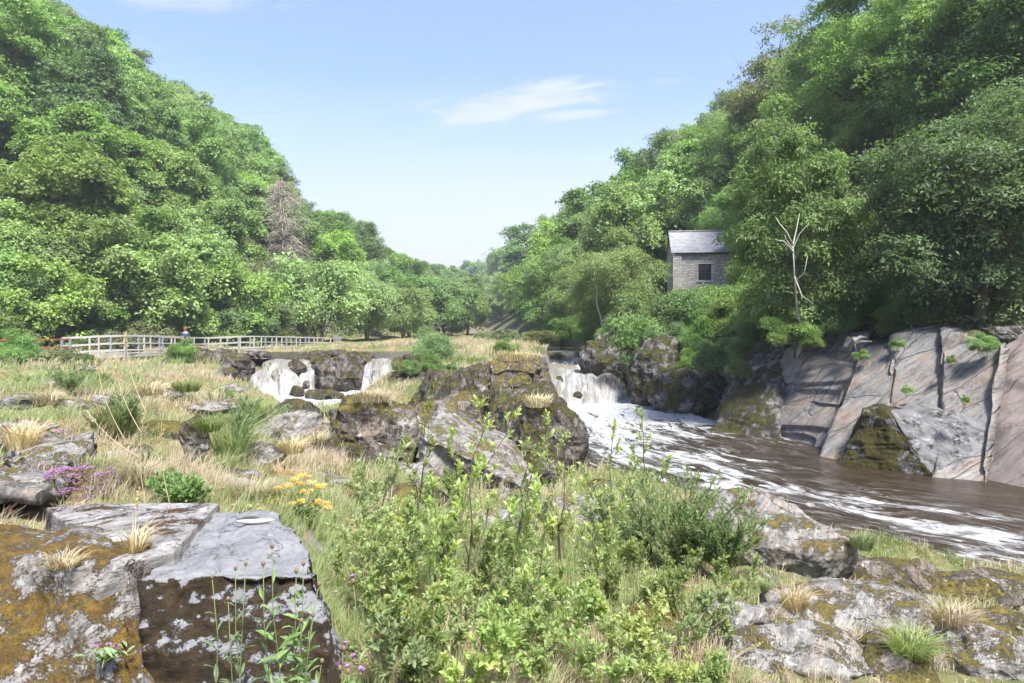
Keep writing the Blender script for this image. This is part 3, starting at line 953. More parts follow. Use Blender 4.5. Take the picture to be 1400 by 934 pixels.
# ---- near left: the moss slab, the ledge and the dressed block
hexrock('mossy_boulder', 'big foreground boulder under orange-brown moss with white lichen patches', [
    (-3.3, 2.1, 1.7), (-1.30, 2.62, 1.7), (-1.75, 4.5, 1.8), (-4.6, 4.6, 1.9),
    P(-170, 738, 3.65), P(186, 772, 3.30), P(215, 735, 3.75), P(-160, 690, 4.7)], M_MOSSY, N=120, rnd=0.22, seed=11, big=0.05, mid=0.035, fine=0.010, lay=0.022, layk=10, dirn=(0.7, 0.3, 0.5))
hexrock('ledge_rock', 'flat grey rock ledge patched with dark brown moss behind the dressed block', [
    (-2.6, 3.2, 1.9), (-1.6, 3.5, 1.9), (-1.75, 4.6, 1.9), (-3.4, 5.0, 1.9),
    P(165, 770, 3.25), P(236, 752, 3.5), P(303, 684, 4.5), P(60, 692, 4.75)], M_LEDGE, N=80, rnd=0.10, seed=5, big=0.03, mid=0.014, fine=0.005, lay=0.010, layk=14, dirn=(0.05, 0.1, 1))
hexrock('stone_block', 'square-edged grey stone block with dark moss on its front face', [
    (-1.66, 3.12, 1.6), (-0.78, 3.18, 1.6), (-1.05, 4.7, 1.7), (-1.9, 4.6, 1.7),
    g3(190, 788, 2.9), g3(440, 778, 2.88), g3(376, 694, 2.9), g3(296, 696, 2.9)], M_BLOCK, N=130, rnd=0.14, seed=23, big=0.030, mid=0.045, fine=0.016, lay=0.010, layk=12, dirn=(0.05, 0.1, 1), cat='block')
hexrock('flat_rock', 'low grey flaky rock beside the purple flower cushion', [
    g3(-60, 690, 2.3), g3(90, 690, 2.3), g3(140, 640, 2.3), g3(0, 630, 2.3),
    g3(-60, 672, 2.86), g3(60, 682, 2.83), g3(100, 655, 2.85), g3(-40, 645, 2.85)], M_GREY, N=60, rnd=0.3, seed=31, big=0.05, mid=0.04, lay=0.03, layk=8, dirn=(0.6, -0.5, 0.6))
hexrock('flat_rock', 'broad grey rock with slanting layers in the left meadow', [
    g3(-10, 655, 2.2), g3(112, 655, 2.2), g3(150, 605, 2.2), g3(20, 590, 2.2),
    g3(0, 640, 2.80), g3(100, 648, 2.74), g3(132, 588, 2.86), g3(30, 578, 2.88)], M_GREY, N=70, rnd=0.22, seed=33, big=0.05, mid=0.035, lay=0.03, layk=9, dirn=(0.7, -0.5, 0.5))
boulder('upright_rock', 'small upright rusty-brown rock in the dry meadow grass', 262, 628, 2.25, 46, 62, M_BROWN, 41, depth=0.7, tilt=(0, 0.2), lay=0.05)
boulder('rock', 'pale stone low in the grass near the boardwalk', 110, 512, 2.2, 34, 14, M_GREY, 42)
boulder('rock', 'pale flat stone beyond the layered meadow rock', 66, 534, 2.45, 60, 14, M_GREY, 43)
boulder('rock', 'grey stone half sunk in straw grass left of the green tuft', 100, 562, 2.5, 62, 16, M_GREY, 44, depth=0.6)
boulder('rock', 'grey stone in the meadow right of the green tuft', 222, 545, 2.2, 46, 15, M_GREY, 45)

# ---- middle distance, round the plunge pools
boulder('rock', 'grey-white rounded outcrop above the small dark hollow', 385, 630, 1.0, 120, 66, M_GREY, 51, depth=0.7, tilt=(0, -0.1), lay=0.05, sub=6)
boulder('rock', 'dark brown mossy outcrop between the dark hollow and the grey slab', 508, 654, 0.8, 140, 116, M_BROWN, 52, depth=0.8, lay=0.05, sub=6)
boulder('rock', 'dark low rock shelf in front of the dark hollow', 436, 660, 1.0, 150, 56, M_DARK, 53, depth=0.6, lay=0.05)
boulder('rock', 'pale rock ledge just above the yellow flowers', 430, 676, 1.35, 90, 24, M_GREY, 57, depth=0.8)
boulder('rock', 'grass-topped outcrop right of the green tuft', 340, 650, 1.75, 90, 40, M_GREY, 58, depth=0.8)
hexrock('slanting_rock', 'long grey rock slab slanting down towards the river', [
    g3(585, 690, 0.6), g3(745, 705, 0.3), P(720, 640, 16), P(570, 640, 16),
    P(572, 590, 13.2), P(715, 668, 12.5), P(690, 590, 16.5), P(600, 546, 16.5)], M_GREY, N=80, rnd=0.25, seed=54, big=0.07, mid=0.05, lay=0.03, layk=8, dirn=(0.75, -0.2, 0.6))
boulder('rock', 'dark rounded mossy boulder jutting into the river', 752, 656, -0.15, 112, 110, M_DARK, 55, depth=1.0, lay=0.05, sub=6, tilt=(0, 0.25))
hexrock('crag', 'tall red-brown crag topped with grass beside the cascade', [
    P(655, 600, 25.5), P(764, 604, 25), P(768, 580, 32), P(668, 580, 32),
    P(668, 504, 26.2), P(742, 498, 25.8), P(748, 486, 31), P(676, 488, 31)], M_BROWN, N=90, rnd=0.2, seed=56, big=0.11, mid=0.10, fine=0.012, lay=0.07, layk=6, dirn=(0.8, -0.2, 0.5))
hexrock('ridge', 'long craggy grass-topped ridge between the pool and the tall crag', [
    P(560, 602, 25), P(690, 612, 24.5), P(690, 585, 34), P(556, 572, 34),
    P(592, 512, 27), P(690, 506, 26.5), P(690, 490, 33), P(585, 500, 33)], M_DARK, N=100, rnd=0.22, seed=59, big=0.12, mid=0.10, fine=0.012, lay=0.06, layk=7, dirn=(0.7, -0.2, 0.6))
boulder('rock', 'low mossy rock between the slanting slab and the shoulder crag', 590, 600, 0.5, 110, 48, M_BROWN, 60, depth=0.7, Y=23)
boulder('rock', 'mossy dome-shaped rock at the edge of the white pool', 558, 556, -0.1, 96, 54, M_DARK, 61, depth=0.9, lay=0.04, sub=6, soft=0.12)
boulder('rock', 'dark ribbed rock buttress dividing the two waterfalls', 468, 541, -0.1, 100, 58, M_DARK, 62, depth=0.6, lay=0.06, dirn=(1, 0.1, 0.15), layk=9, sub=6, Y=42.2)
boulder('rock', 'rock knob splitting the crest of the broad waterfall', 404, 517, 0, 26, 27, M_DARK, 63, Y=41.3)
boulder('rock', 'round black stone at the foot of the broad waterfall', 404, 545, -0.1, 22, 18, M_DARK, 64)
boulder('rock', 'low black rock in the white pool below the buttress', 440, 549, -0.1, 50, 17, M_DARK, 65, depth=0.6)
boulder('rock', 'dark rock at the left lip of the broad waterfall', 326, 528, 0.9, 50, 36, M_DARK, 66, Y=42)
boulder('rock', 'dark rock shelf right of the trickle', 285, 528, 1.0, 74, 34, M_DARK, 67, Y=40.5, lay=0.06)
boulder('rock', 'brown rock shelf left of the trickle', 205, 526, 1.2, 50, 26, M_BROWN, 68, Y=40.5, lay=0.06)
boulder('rock', 'small dark rock beneath the boardwalk shrub', 255, 500, 1.8, 60, 14, M_DARK, 69, Y=44)
boulder('rock', 'low pale rock below the trickle', 310, 545, 1.3, 70, 20, M_GREY, 70, Y=33)
boulder('rock', 'dark rock at the right lip of the narrow waterfall', 575, 512, 0.8, 76, 32, M_DARK, 71, Y=43)
boulder('rock', 'flat dark rock in the upper river near the boardwalk end', 412, 489, 2.0, 30, 8, M_DARK, 72, Y=50)
boulder('rock', 'mossy rock under the golden bush beside the upper fall', 738, 500, 1.6, 36, 20, M_BROWN, 73, Y=50)
boulder('rock', 'small dark stone in the foaming cascade', 829, 541, 0, 16, 24, M_DARK, 74, Y=41)

# ---- far bank
boulder('rock', 'steep grey rock with yellow moss beside the cascade', 842, 540, -0.1, 84, 88, M_BANK, 81, depth=1.0, lay=0.05, sub=6, tilt=(0, -0.2))
boulder('rock', 'dark mossy rock wall under the overhanging shrubs', 905, 558, -0.1, 110, 100, M_BANK, 82, depth=1.0, lay=0.05, sub=6)
boulder('rock', 'long low mossy ledge along the far waterline', 955, 566, -0.1, 150, 64, M_BANK, 83, depth=0.7, lay=0.05, sub=6)
hexrock('speckled_rock', 'moss-speckled grey rock face left of the smooth slabs', [
    P(966, 596, 26.5), P(1062, 616, 24.4), P(1090, 600, 27.5), P(1000, 590, 30),
    P(1020, 480, 28.5), P(1072, 470, 27.6), P(1090, 462, 31), P(1020, 470, 33)], M_BANK, N=70, rnd=0.2, seed=84, big=0.05, mid=0.04, lay=0.03, layk=7, dirn=(0.6, 0.2, 0.7))
back = np.array([2.2, 3.0, 0.3])
def slab(label, BL, BR, TL, TR, mat, seed, N=80, **kw):
    kw = dict(dict(warp=0.06, rnd=0.025, big=0.010, mid=0.007, fine=0.004, lay=0.040, layk=3.2, dirn=(-0.35, 0.69, 0.64)), **kw)
    hexrock('slate_slab', label, [BL, BR, BR + back, BL + back, TL, TR, TR + back, TL + back], mat, N=N, seed=seed, **kw)
slab('blocky jointed slate slab, orange and grey, where the smooth rock begins', P(1048, 618, 24.7), P(1128, 645, 21.5), P(1066, 474, 28.0), P(1172, 506, 23.9), M_SLAB, 91, N=110, lay=0.07, layk=6, dirn=(0.5, 0.3, 0.8))
slab('upper slate shelf with moss and a bleached root, above the jointed slab', P(1072, 545, 26.4), P(1150, 560, 23.2), P(1070, 466, 28.3), P(1186, 458, 25.2), M_SLAB, 92)
slab('smooth pale slate slab left of the diagonal crack', P(1118, 650, 21.0), P(1200, 655, 19.3), P(1178, 476, 24.2), P(1226, 470, 23.2), M_SLAB, 93)
slab('wide rust-streaked slate slab in the middle of the far bank', P(1190, 662, 19.5), P(1292, 672, 18.3), P(1222, 462, 23.6), P(1300, 452, 22.3), M_SLAB, 94)
slab('smooth grey slate slab dotted with moss cushions', P(1268, 672, 18.0), P(1350, 676, 17.6), P(1288, 450, 22.6), P(1378, 470, 20.2), M_SLAB, 95)
slab('recessed red-brown slate slab at the edge of the view', P(1325, 676, 18.2), P(1760, 742, 12.6), P(1350, 456, 21.7), P(1800, 415, 16.2), M_SLABR, 96)
hexrock('triangular_rock', 'mossy triangular boulder rising from the water against the slabs', [
    g3(1138, 648, -.35), g3(1292, 674, -.35), P(1290, 640, 19.6), P(1150, 620, 22),
    P(1182, 560, 20.2), P(1208, 557, 19.9), P(1222, 556, 20.6), P(1186, 556, 21.3)], M_TRI, N=80, rnd=0.12, seed=97, big=0.05, mid=0.045, fine=0.010, lay=0.035, layk=6, dirn=(0.3, 0.4, 0.8))
hexrock('wedge_rock', 'pale wedge of rock right of the mossy triangular boulder', [
    P(1284, 672, 18.1), P(1352, 674, 18.2), P(1358, 640, 19.4), P(1290, 630, 20),
    P(1214, 560, 20.1), P(1356, 588, 18.9), P(1362, 560, 19.9), P(1222, 552, 21.2)], M_PALE, N=80, rnd=0.12, seed=98, big=0.05, mid=0.04, fine=0.008, lay=0.035, layk=6, dirn=(0.6, 0.1, 0.8))
boulder('rock', 'flat dark rock lying above the red-brown slab', 1385, 470, 3.7, 60, 28, M_BANK, 99, Y=21, lay=0.05)

# ---- near right bank
near = [
    ('grey rock at the tip of the near bank', 1035, 728, 0.75, 116, 56, M_GREY, 101, 0.8),
    ('large humped grey rock overlooking the brown water', 1108, 800, 0.72, 176, 74, M_GREY, 102, 0.8),
    ('dark brown rock low beside the humped grey rock', 1222, 812, 0.55, 140, 46, M_BROWN, 103, 0.6),
    ('long brown rock rim at the water edge', 1335, 838, 0.5, 190, 50, M_BROWN, 104, 0.6),
    ('flat layered grey rock in the near right grass', 1168, 876, 1.0, 210, 60, M_GREY, 105, 0.7),
    ('round grey rock at the edge of the leafy thicket', 1018, 892, 1.3, 86, 62, M_GREY, 106, 0.8),
    ('broad lichen rock at the bottom right of the thicket', 1120, 940, 1.35, 190, 66, M_GREY, 107, 0.7),
    ('grey layered rock in the bottom right corner', 1385, 946, 1.2, 150, 70, M_GREY, 108, 0.8),
    ('dark mossy rock under the overhanging grass tuft', 1275, 925, 1.25, 130, 46, M_BROWN, 109, 0.7),
    ('pale stone showing between the thicket stems', 585, 836, 1.5, 90, 42, M_GREY, 110, 0.8),
    ('small pale stone at the back of the thicket', 690, 722, 1.0, 60, 30, M_GREY, 111, 0.8),
    ('dark stone deep in the thicket', 905, 868, 1.35, 90, 46, M_BROWN, 112, 0.8),
    ('brown stone beside the grey block', 520, 912, 1.75, 70, 50, M_BROWN, 113, 0.8),
    ('dark rock below the slanting slab', 735, 655, 0.6, 70, 44, M_DARK, 114, 0.8),
    ('brown rock left of the slanting slab foot', 560, 700, 1.15, 100, 44, M_BROWN, 115, 0.8),
    ('grey rock right of the slanting slab foot', 790, 715, 0.75, 90, 42, M_GREY, 116, 0.8),
]
for lab, px, py, z, wp, hp, mt, sd_, dp in near:
    py += 8
    if px > 1000: wp *= 1.22; hp *= 1.12
    boulder('rock', lab, px, py, z, wp, hp, mt, sd_, depth=dp, sub=6, lay=0.04, layk=9, mid=0.06)

# smaller stones bedded against the larger outcrops
rsat = random.Random(77)
for lab, px, py, z, mt, n_ in [('grey-white outcrop above the dark hollow', 385, 628, .95, M_GREY, 3), ('dark brown mossy outcrop by the dark hollow', 505, 655, .75, M_BROWN, 3), ('long slanting slab', 640, 690, .75, M_GREY, 3), ('dark rounded boulder in the river', 760, 665, .2, M_DARK, 2), ('humped grey rock', 1120, 815, .8, M_GREY, 3), ('flat layered grey rock', 1180, 880, 1.0, M_GREY, 3), ('brown rim rock at the water edge', 1300, 840, .55, M_BROWN, 3), ('bottom right corner rock', 1350, 930, 1.25, M_GREY, 3), ('round rock at the thicket edge', 1030, 890, 1.3, M_GREY, 2), ('bank-tip rock', 1020, 735, .7, M_GREY, 2), ('rusty upright rock', 275, 632, 2.1, M_BROWN, 2), ('mossy dome rock', 530, 560, 0, M_DARK, 2), ('shelf below the trickle', 330, 556, 1.1, M_DARK, 3), ('layered meadow rock', 70, 610, 2.5, M_GREY, 2), ('brown rock under the grass tuft', 1270, 905, 1.15, M_BROWN, 3)]:
    words = [['rather larger stone', 'mid-sized stone', 'smallest stone'], ['larger stone', 'smaller stone']][0 if n_ == 3 else 1]
    for i, wd in enumerate(words):
        w_ = [74, 52, 34][i] * (1.0 if py > 590 else 0.6) * rsat.uniform(.9, 1.15)
        boulder('rock', '%s bedded beside the %s' % (wd, lab), px + rsat.choice([-1, 1]) * rsat.uniform(50, 95) * (1 if py > 590 else .6), py + rsat.uniform(-4, 14), z, w_, w_ * rsat.uniform(.35, .6), mt, 900 + px + i * 31, depth=rsat.uniform(.6, .9), lay=0.05, mid=0.06, tilt=(rsat.uniform(-.2, .2), rsat.uniform(-.3, .3)), rz=rsat.uniform(-.5, .5), embed=.45)

for i, (lab, px, py, z, w_, h_, mt) in enumerate([
    ('broad low outcrop in the straw between tuft and hollow', 330, 605, 1.75, 110, 26, M_GREY),
    ('low brown outcrop beside the green meadow tuft', 215, 590, 2.35, 70, 20, M_BROWN),
    ('lichened slab flush with the meadow left of the rusty rock', 165, 632, 2.5, 80, 22, M_GREY),
    ('half-buried pale rock at the far left of the meadow', 25, 552, 2.5, 70, 18, M_GREY),
    ('dark outcrop between the meadow and the white pool', 395, 572, .8, 80, 30, M_DARK),
    ('brown boulder on the pool shore below the buttress', 475, 580, .4, 70, 34, M_BROWN),
    ('low dark outcrop left of the mossy dome', 500, 562, .1, 40, 16, M_DARK),
    ('grey ledge between the thicket and the slanting slab', 640, 735, 1.05, 120, 34, M_GREY),
    ('brown ledge behind the thicket left side', 515, 735, 1.5, 110, 40, M_BROWN),
    ('broken grey ledge on the near bank right of the willow shrub', 1080, 770, .75, 110, 44, M_GREY),
    ('low lichened ledge in the middle of the near right bank', 1215, 850, .95, 160, 40, M_GREY),
    ('mossy brown hump above the corner rock', 1370, 880, 1.0, 130, 44, M_BROWN),
    ('low grey hump between the two lichened ledges', 1090, 872, 1.15, 120, 44, M_GREY),
    ('grey slab at the lower edge beside the thicket', 1045, 938, 1.45, 110, 46, M_GREY),
    ('brown slab at the lower edge under the grass', 1230, 950, 1.35, 150, 50, M_BROWN)]):
    boulder('rock', lab, px, py + 6, z, w_, h_, mt, 1300 + i, depth=.85, lay=.05, mid=.06, sub=5 if py < 700 else 6, embed=.45)
for i, (px, w_, h_) in enumerate([(352, 40, 10), (445, 60, 12), (490, 44, 10), (300, 60, 14), (262, 60, 16)]):
    boulder('rock', 'low dark rock along the crest line of the falls, %s from the left' % ORD[[2, 3, 4, 1, 0][i]], px, 494, 1.75, w_, h_ + 4, M_DARK, 1400 + i, depth=.5, Y=43.6 if px > 340 else 42.5)

for i, (px, w_, h_, zz_) in enumerate([(436, 34, 20, 1.3), (492, 40, 22, 1.3), (552, 40, 18, 1.4), (600, 60, 22, 1.4), (318, 44, 24, 1.2), (276, 40, 20, 1.4), (236, 44, 18, 1.5)]):
    boulder('rock', 'dark wet rock just under the crest of the falls, %s from the left' % ORD[[3, 4, 5, 6, 2, 1, 0][i]], px, 506, zz_, w_, h_, M_DARK, 1450 + i, depth=.6, Y=42.9 if px > 340 else 41.5, lay=.06)

hexrock('ridge', 'mossy rock saddle joining the dark rounded boulder to the tall crag', [
    P(672, 640, 19.5), P(790, 650, 18.9), P(775, 600, 27), P(655, 600, 27),
    P(690, 572, 20.3), P(768, 578, 19.8), P(756, 522, 26), P(672, 520, 26)], M_DARK, N=90, rnd=0.22, seed=151, big=0.12, mid=0.10, fine=0.012, lay=0.06, layk=7, dirn=(0.75, -0.2, 0.6))
hexrock('ridge', 'broken rock shelf stepping down from the craggy ridge to the brown outcrop', [
    P(470, 640, 17.5), P(640, 650, 17), P(650, 600, 25), P(520, 590, 25),
    P(520, 590, 18.5), P(640, 578, 18), P(640, 548, 24.5), P(560, 556, 24.5)], M_BROWN, N=90, rnd=0.22, seed=152, big=0.12, mid=0.10, fine=0.012, lay=0.06, layk=7, dirn=(0.7, -0.3, 0.6))
for i, (px, py, z, w_, h_, mt, lab) in enumerate([
    (290, 560, 1.9, 90, 16, M_GREY, 'flat pale ledge in the far meadow below the trickle'), (150, 548, 2.4, 70, 12, M_GREY, 'flat pale ledge left of centre in the far meadow'),
    (20, 590, 2.6, 80, 20, M_GREY, 'flat ledge at the left edge above the layered rock'), (240, 655, 2.3, 110, 22, M_BROWN, 'mossy ledge below the rusty upright rock'),
    (300, 668, 2.2, 110, 22, M_GREY, 'pale ledge above the stone block mound'), (405, 602, .9, 90, 34, M_GREY, 'pale-streaked ledge right of the broad outcrop'),
    (560, 668, .95, 110, 36, M_GREY, 'pale broken ledge below the rock shelf'), (470, 690, 1.4, 90, 26, M_BROWN, 'mossy ledge right of the yellow flowers')]):
    boulder('rock', lab, px, py + 4, z, w_, h_, mt, 1500 + i, depth=.9, lay=.06, mid=.07, sub=5, embed=.5)

for i, (px, py, w_, h_, Y_) in enumerate([(764, 530, 18, 16, 39.2), (806, 522, 16, 12, 41.5), (790, 546, 14, 11, 36.2), (352, 530, 14, 12, 40.9), (418, 532, 10, 12, 40.6)]):
    boulder('rock', ['small dark rock breaking the left half of the foaming cascade', 'dark rock showing through the crest of the foaming cascade', 'wet stone at the foot of the foaming cascade', 'small wet rock in the left edge of the broad waterfall', 'small wet rock in the right edge of the broad waterfall'][i], px, py, 0, w_, h_, M_DARK, 1600 + i, depth=.8, Y=Y_, sub=4)
# ================================================================ trees
M_BARK = plain('bark', (0.10, 0.082, 0.062), 0.9, 0.45, 3.0, bump=0.03)
M_BARKP = plain('pale_bark', (0.34, 0.31, 0.27), 0.85, 0.35, 3.0, bump=0.02)
M_DEAD = plain('dead_wood', (0.36, 0.31, 0.26), 0.9, 0.3, 2.0)
LM = {
    'oak': leaf_mat('oak_leaves', (0.081, 0.146, 0.027), (0.156, 0.244, 0.051), 0.40, hue=0.02, clump=0.45),
    'ash': leaf_mat('ash_leaves', (0.104, 0.183, 0.039), (0.183, 0.287, 0.068), 0.42, hue=0.015, clump=0.45),
    'lime': leaf_mat('bright_leaves', (0.104, 0.171, 0.027), (0.183, 0.275, 0.054), 0.40, hue=0.015, clump=0.5),
    'willow': leaf_mat('willow_leaves', (0.122, 0.183, 0.059), (0.207, 0.275, 0.098), 0.38, hue=0.012, clump=0.5),
    'dark': leaf_mat('dark_leaves', (0.067, 0.129, 0.029), (0.128, 0.210, 0.051), 0.38, hue=0.015, clump=0.45),
    'olive': leaf_mat('olive_leaves', (0.085, 0.107, 0.027), (0.152, 0.171, 0.049), 0.30, hue=0.012, clump=0.45, yellow=(0.20, 0.14, 0.05), yamt=0.12),
    'scrub': leaf_mat('scrub_leaves', (0.076, 0.104, 0.029), (0.152, 0.177, 0.056), 0.30, hue=0.02, clump=0.6, yellow=(0.19, 0.115, 0.055), yamt=0.16),
}


def cards(C, N, T, L, W, fold=0.12, droop=0.1):
    """diamond leaves: two faces bent on the midrib"""
    n = len(C)
    T = T - N * (T * N).sum(1, keepdims=True)
    T = nrm(T)
    B = np.cross(N, T)
    L = np.broadcast_to(L, (n,))[:, None]; W = np.broadcast_to(W, (n,))[:, None]
    v0 = C - T * L * 0.5
    v1 = C + T * L * 0.5 - N * L * droop
    v2 = C + B * W * 0.5 + N * W * fold - T * L * 0.05
    v3 = C - B * W * 0.5 + N * W * fold - T * L * 0.05
    V = np.stack([v0, v1, v2, v3], 1).reshape(-1, 3)
    k = np.arange(n)[:, None] * 4
    tr = np.concatenate([k + np.array([[0, 3, 1]]), k + np.array([[0, 1, 2]])], 1).reshape(-1, 3)
    return V, tr


def crown_pts(rs, R, Rz, zc, lobes, lobe_r, sprays, per, spray_r, bottom=-0.35, flat=0.72, irr=0.25, droop=0.25, lean=(0, 0)):
    """leaf positions grouped in sprays, sprays on lobes, lobes through an uneven crown"""
    d = nrm(rs.normal(size=(lobes * 3, 3)))
    d = d[d[:, 2] > bottom][:lobes]
    n = len(d)
    k = rs.uniform(0.50, 0.95, n)
    k[: n // 6] *= 0.45
    k[n // 6: n // 4] *= 1.18
    bulge = 1 + irr * vnoise(d * 1.6 + rs.uniform(0, 50), 3)
    lc = d * (k * bulge)[:, None] * np.array([R, R, Rz]) * 0.80
    lc[:, 2] += zc
    lc[:, 0] += lean[0] * (lc[:, 2] - zc) / Rz; lc[:, 1] += lean[1] * (lc[:, 2] - zc) / Rz
    lr = lobe_r * R * rs.uniform(0.65, 1.25, n)
    Cs, Ns, Ts = [], [], []
    for i in range(n):
        sd_ = nrm(rs.normal(size=(int(sprays * 1.7), 3)) + np.array([0, 0, 0.35]) + d[i] * 0.35)
        sd_ = sd_[sd_[:, 2] > -0.55][:sprays]
        m = len(sd_)
        sc_ = lc[i] + sd_ * (lr[i] * rs.uniform(0.35, 1.25, m))[:, None] * np.array([1, 1, flat])
        sn = nrm(sd_ * 0.75 + np.array([0, 0, 0.75]) + rs.normal(size=(m, 3)) * 0.34)
        sr = spray_r * rs.uniform(0.6, 1.35, m)
        a = nrm(np.cross(sn, rs.normal(size=(m, 3)))); b = np.cross(sn, a)
        th = rs.uniform(0, 2 * pi, (m, per)); rr = np.sqrt(rs.uniform(0.02, 1, (m, per)))
        off = a[:, None] * (np.cos(th) * rr)[..., None] + b[:, None] * (np.sin(th) * rr)[..., None]
        pos = sc_[:, None] + off * sr[:, None, None] - sn[:, None] * (droop * rr ** 2 * sr[:, None])[..., None] + rs.normal(size=(m, per, 3)) * 0.20 * sr[:, None, None]
        nn = nrm(sn[:, None] * 1.0 + off * 0.35 + rs.normal(size=(m, per, 3)) * 0.55)
        tt = off + rs.normal(size=(m, per, 3)) * 0.4 + np.array([0, 0, -0.25])
        Cs.append(pos.reshape(-1, 3)); Ns.append(nn.reshape(-1, 3)); Ts.append(tt.reshape(-1, 3))
    return np.vstack(Cs), np.vstack(Ns), np.vstack(Ts), lc


def trunk_mesh(rs, name, lc, h0, zc, r0, stems=1, limbs=12):
    mb = MB()
    tops = []
    for s_ in range(stems):
        a = rs.uniform(0, 2 * pi)
        off = 0.0 if stems == 1 else 0.5
        p0 = np.array([cos(a) * off * 0.4, sin(a) * off * 0.4, -0.8])
        top = np.array([cos(a) * off * 2.2, sin(a) * off * 2.2, zc + 0.35 * (zc - 1)])
        n = 8
        k = np.linspace(0, 1, n)[:, None]
        pts = p0 + (top - p0) * k + np.cumsum(rs.normal(size=(n, 3)) * np.array([0.10, 0.10, 0]), 0)
        rr = r0 / math.sqrt(stems) * (1.0 - 0.86 * k[:, 0] ** 0.8)
        rr[0] *= 1.5
        mb.tube(pts, rr, 7)
        tops.append((pts, rr))
    sel = rs.permutation(len(lc))[:limbs]
    for j in sel:
        pts, rr = tops[j % stems]
        i = int(np.clip(np.searchsorted(pts[:, 2], h0 + rs.uniform(0.15, 0.75) * max(0.5, (lc[j][2] - h0))), 1, 6))
        a, b = pts[i], lc[j]
        mid = (a + b) / 2 + np.array([0, 0, -0.10 * np.linalg.norm(b - a)]) + rs.normal(size=3) * 0.12
        q2 = b * 0.8 + mid * 0.2 + rs.normal(size=3) * 0.15
        r = min(rr[i] * 0.6, 0.13)
        mb.tube([a, mid, q2, b], [r, r * 0.7, r * 0.4, r * 0.15], 5)
        for _ in range(2):
            e = b + rs.normal(size=3) * 0.8 + np.array([0, 0, 0.4])
            mb.tube([mid, (mid + e) / 2 + rs.normal(size=3) * 0.1, e], [r * 0.45, r * 0.28, r * 0.08], 4)
    return mb.mesh(name)


PROTO = {}


def make_tree(key, seed, leaf, bark=None, R=4.0, Rz=4.2, zc=6.5, lobes=26, lobe_r=0.34, sprays=24, per=24, spray_r=0.55, L=0.26, W=0.17, r0=0.28, stems=1, h0=2.2, **kw):
    rs = RS(seed)
    C, N, T, lc = crown_pts(rs, R, Rz, zc, lobes, lobe_r, sprays, per, spray_r, **kw)
    ll = L * rs.uniform(0.65, 1.3, len(C))
    V, tr = cards(C, N, T, ll, ll * (W / L) * rs.uniform(0.8, 1.2, len(C)))
    cm = mesh_np('crown', V, tris=tr, smooth_sh=False)
    cm.materials.append(LM[leaf])
    tm = trunk_mesh(rs, 'trunk', lc, h0, zc, r0, stems)
    tm.materials.append(bark or M_BARK)
    top = np.percentile(V[:, 2], 99.7)
    rad_ = np.percentile(np.hypot(V[:, 0], V[:, 1]), 97)
    PROTO[key] = dict(crown=cm, trunk=tm, top=top, rad=rad_, leaf=leaf)


# far woodland kinds: crowns that reach almost to the ground
FARK = dict(sprays=24, per=22, bottom=-0.9, h0=1.0, irr=0.5, flat=0.85, lobe_r=0.27)
make_tree('oak1', 101, 'oak', R=4.2, Rz=5.0, zc=4.6, lobes=61, **FARK)
make_tree('oak2', 102, 'oak', R=4.8, Rz=4.6, zc=4.3, lobes=68, spray_r=0.62, **FARK)
make_tree('oak3', 103, 'dark', R=4.1, Rz=5.2, zc=4.8, lobes=61, **FARK)
make_tree('lime1', 104, 'lime', R=4.4, Rz=4.8, zc=4.4, lobes=61, spray_r=0.6, **FARK)
make_tree('lime2', 105, 'lime', R=3.8, Rz=5.4, zc=4.9, lobes=57, **FARK)
make_tree('ash1', 106, 'ash', R=4.2, Rz=5.4, zc=5.0, lobes=54, **FARK)
make_tree('ash2', 107, 'ash', R=4.6, Rz=4.9, zc=4.5, lobes=64, **FARK)
make_tree('willow1', 108, 'willow', R=3.8, Rz=3.7, zc=3.1, lobes=38, L=0.24, W=0.11, bottom=-0.9, stems=3, h0=0.5)
make_tree('willow2', 109, 'willow', R=3.4, Rz=4.0, zc=3.3, lobes=36, L=0.24, W=0.11, bottom=-0.9, stems=3, h0=0.5)
make_tree('scrub1', 110, 'scrub', R=2.6, Rz=1.7, zc=1.2, lobes=24, L=0.20, W=0.12, bottom=-0.6, stems=3, h0=0.2, r0=0.10, spray_r=0.42)
make_tree('scrub2', 111, 'oak', R=2.4, Rz=1.9, zc=1.3, lobes=22, L=0.20, W=0.13, bottom=-0.6, stems=3, h0=0.2, r0=0.10, spray_r=0.42)
# near right kinds: finer leaves
NEARK = dict(sprays=30, per=26, L=0.17, W=0.074, spray_r=0.42)
make_tree('near_ash', 121, 'ash', bark=M_BARKP, R=3.7, Rz=6.5, zc=5.2, lobes=66, lobe_r=0.23, bottom=-0.92, r0=0.13, h0=1.2, flat=0.85, **NEARK)
make_tree('near_dark', 122, 'dark', R=4.0, Rz=5.4, zc=4.4, lobes=96, lobe_r=0.23, bottom=-0.95, flat=0.85, h0=0.8, **NEARK)
make_tree('near_oak', 123, 'oak', R=4.3, Rz=5.8, zc=5.0, lobes=96, lobe_r=0.23, bottom=-0.92, flat=0.85, h0=0.8, **NEARK)
make_tree('near_tall', 124, 'ash', R=4.6, Rz=7.4, zc=9.0, lobes=89, lobe_r=0.23, bottom=-0.85, flat=0.85, h0=3.0, r0=0.34, irr=0.4, **NEARK)
make_tree('near_olive', 125, 'olive', R=3.8, Rz=3.2, zc=7.5, lobes=26, lobe_r=0.30, bottom=-0.4, flat=0.5, h0=4.0, irr=0.45, **NEARK)
make_tree('near_bush', 126, 'oak', R=2.0, Rz=1.7, zc=1.2, lobes=26, lobe_r=0.34, bottom=-0.7, stems=4, h0=0.2, r0=0.09, sprays=30, per=30, L=0.12, W=0.062, spray_r=0.34)
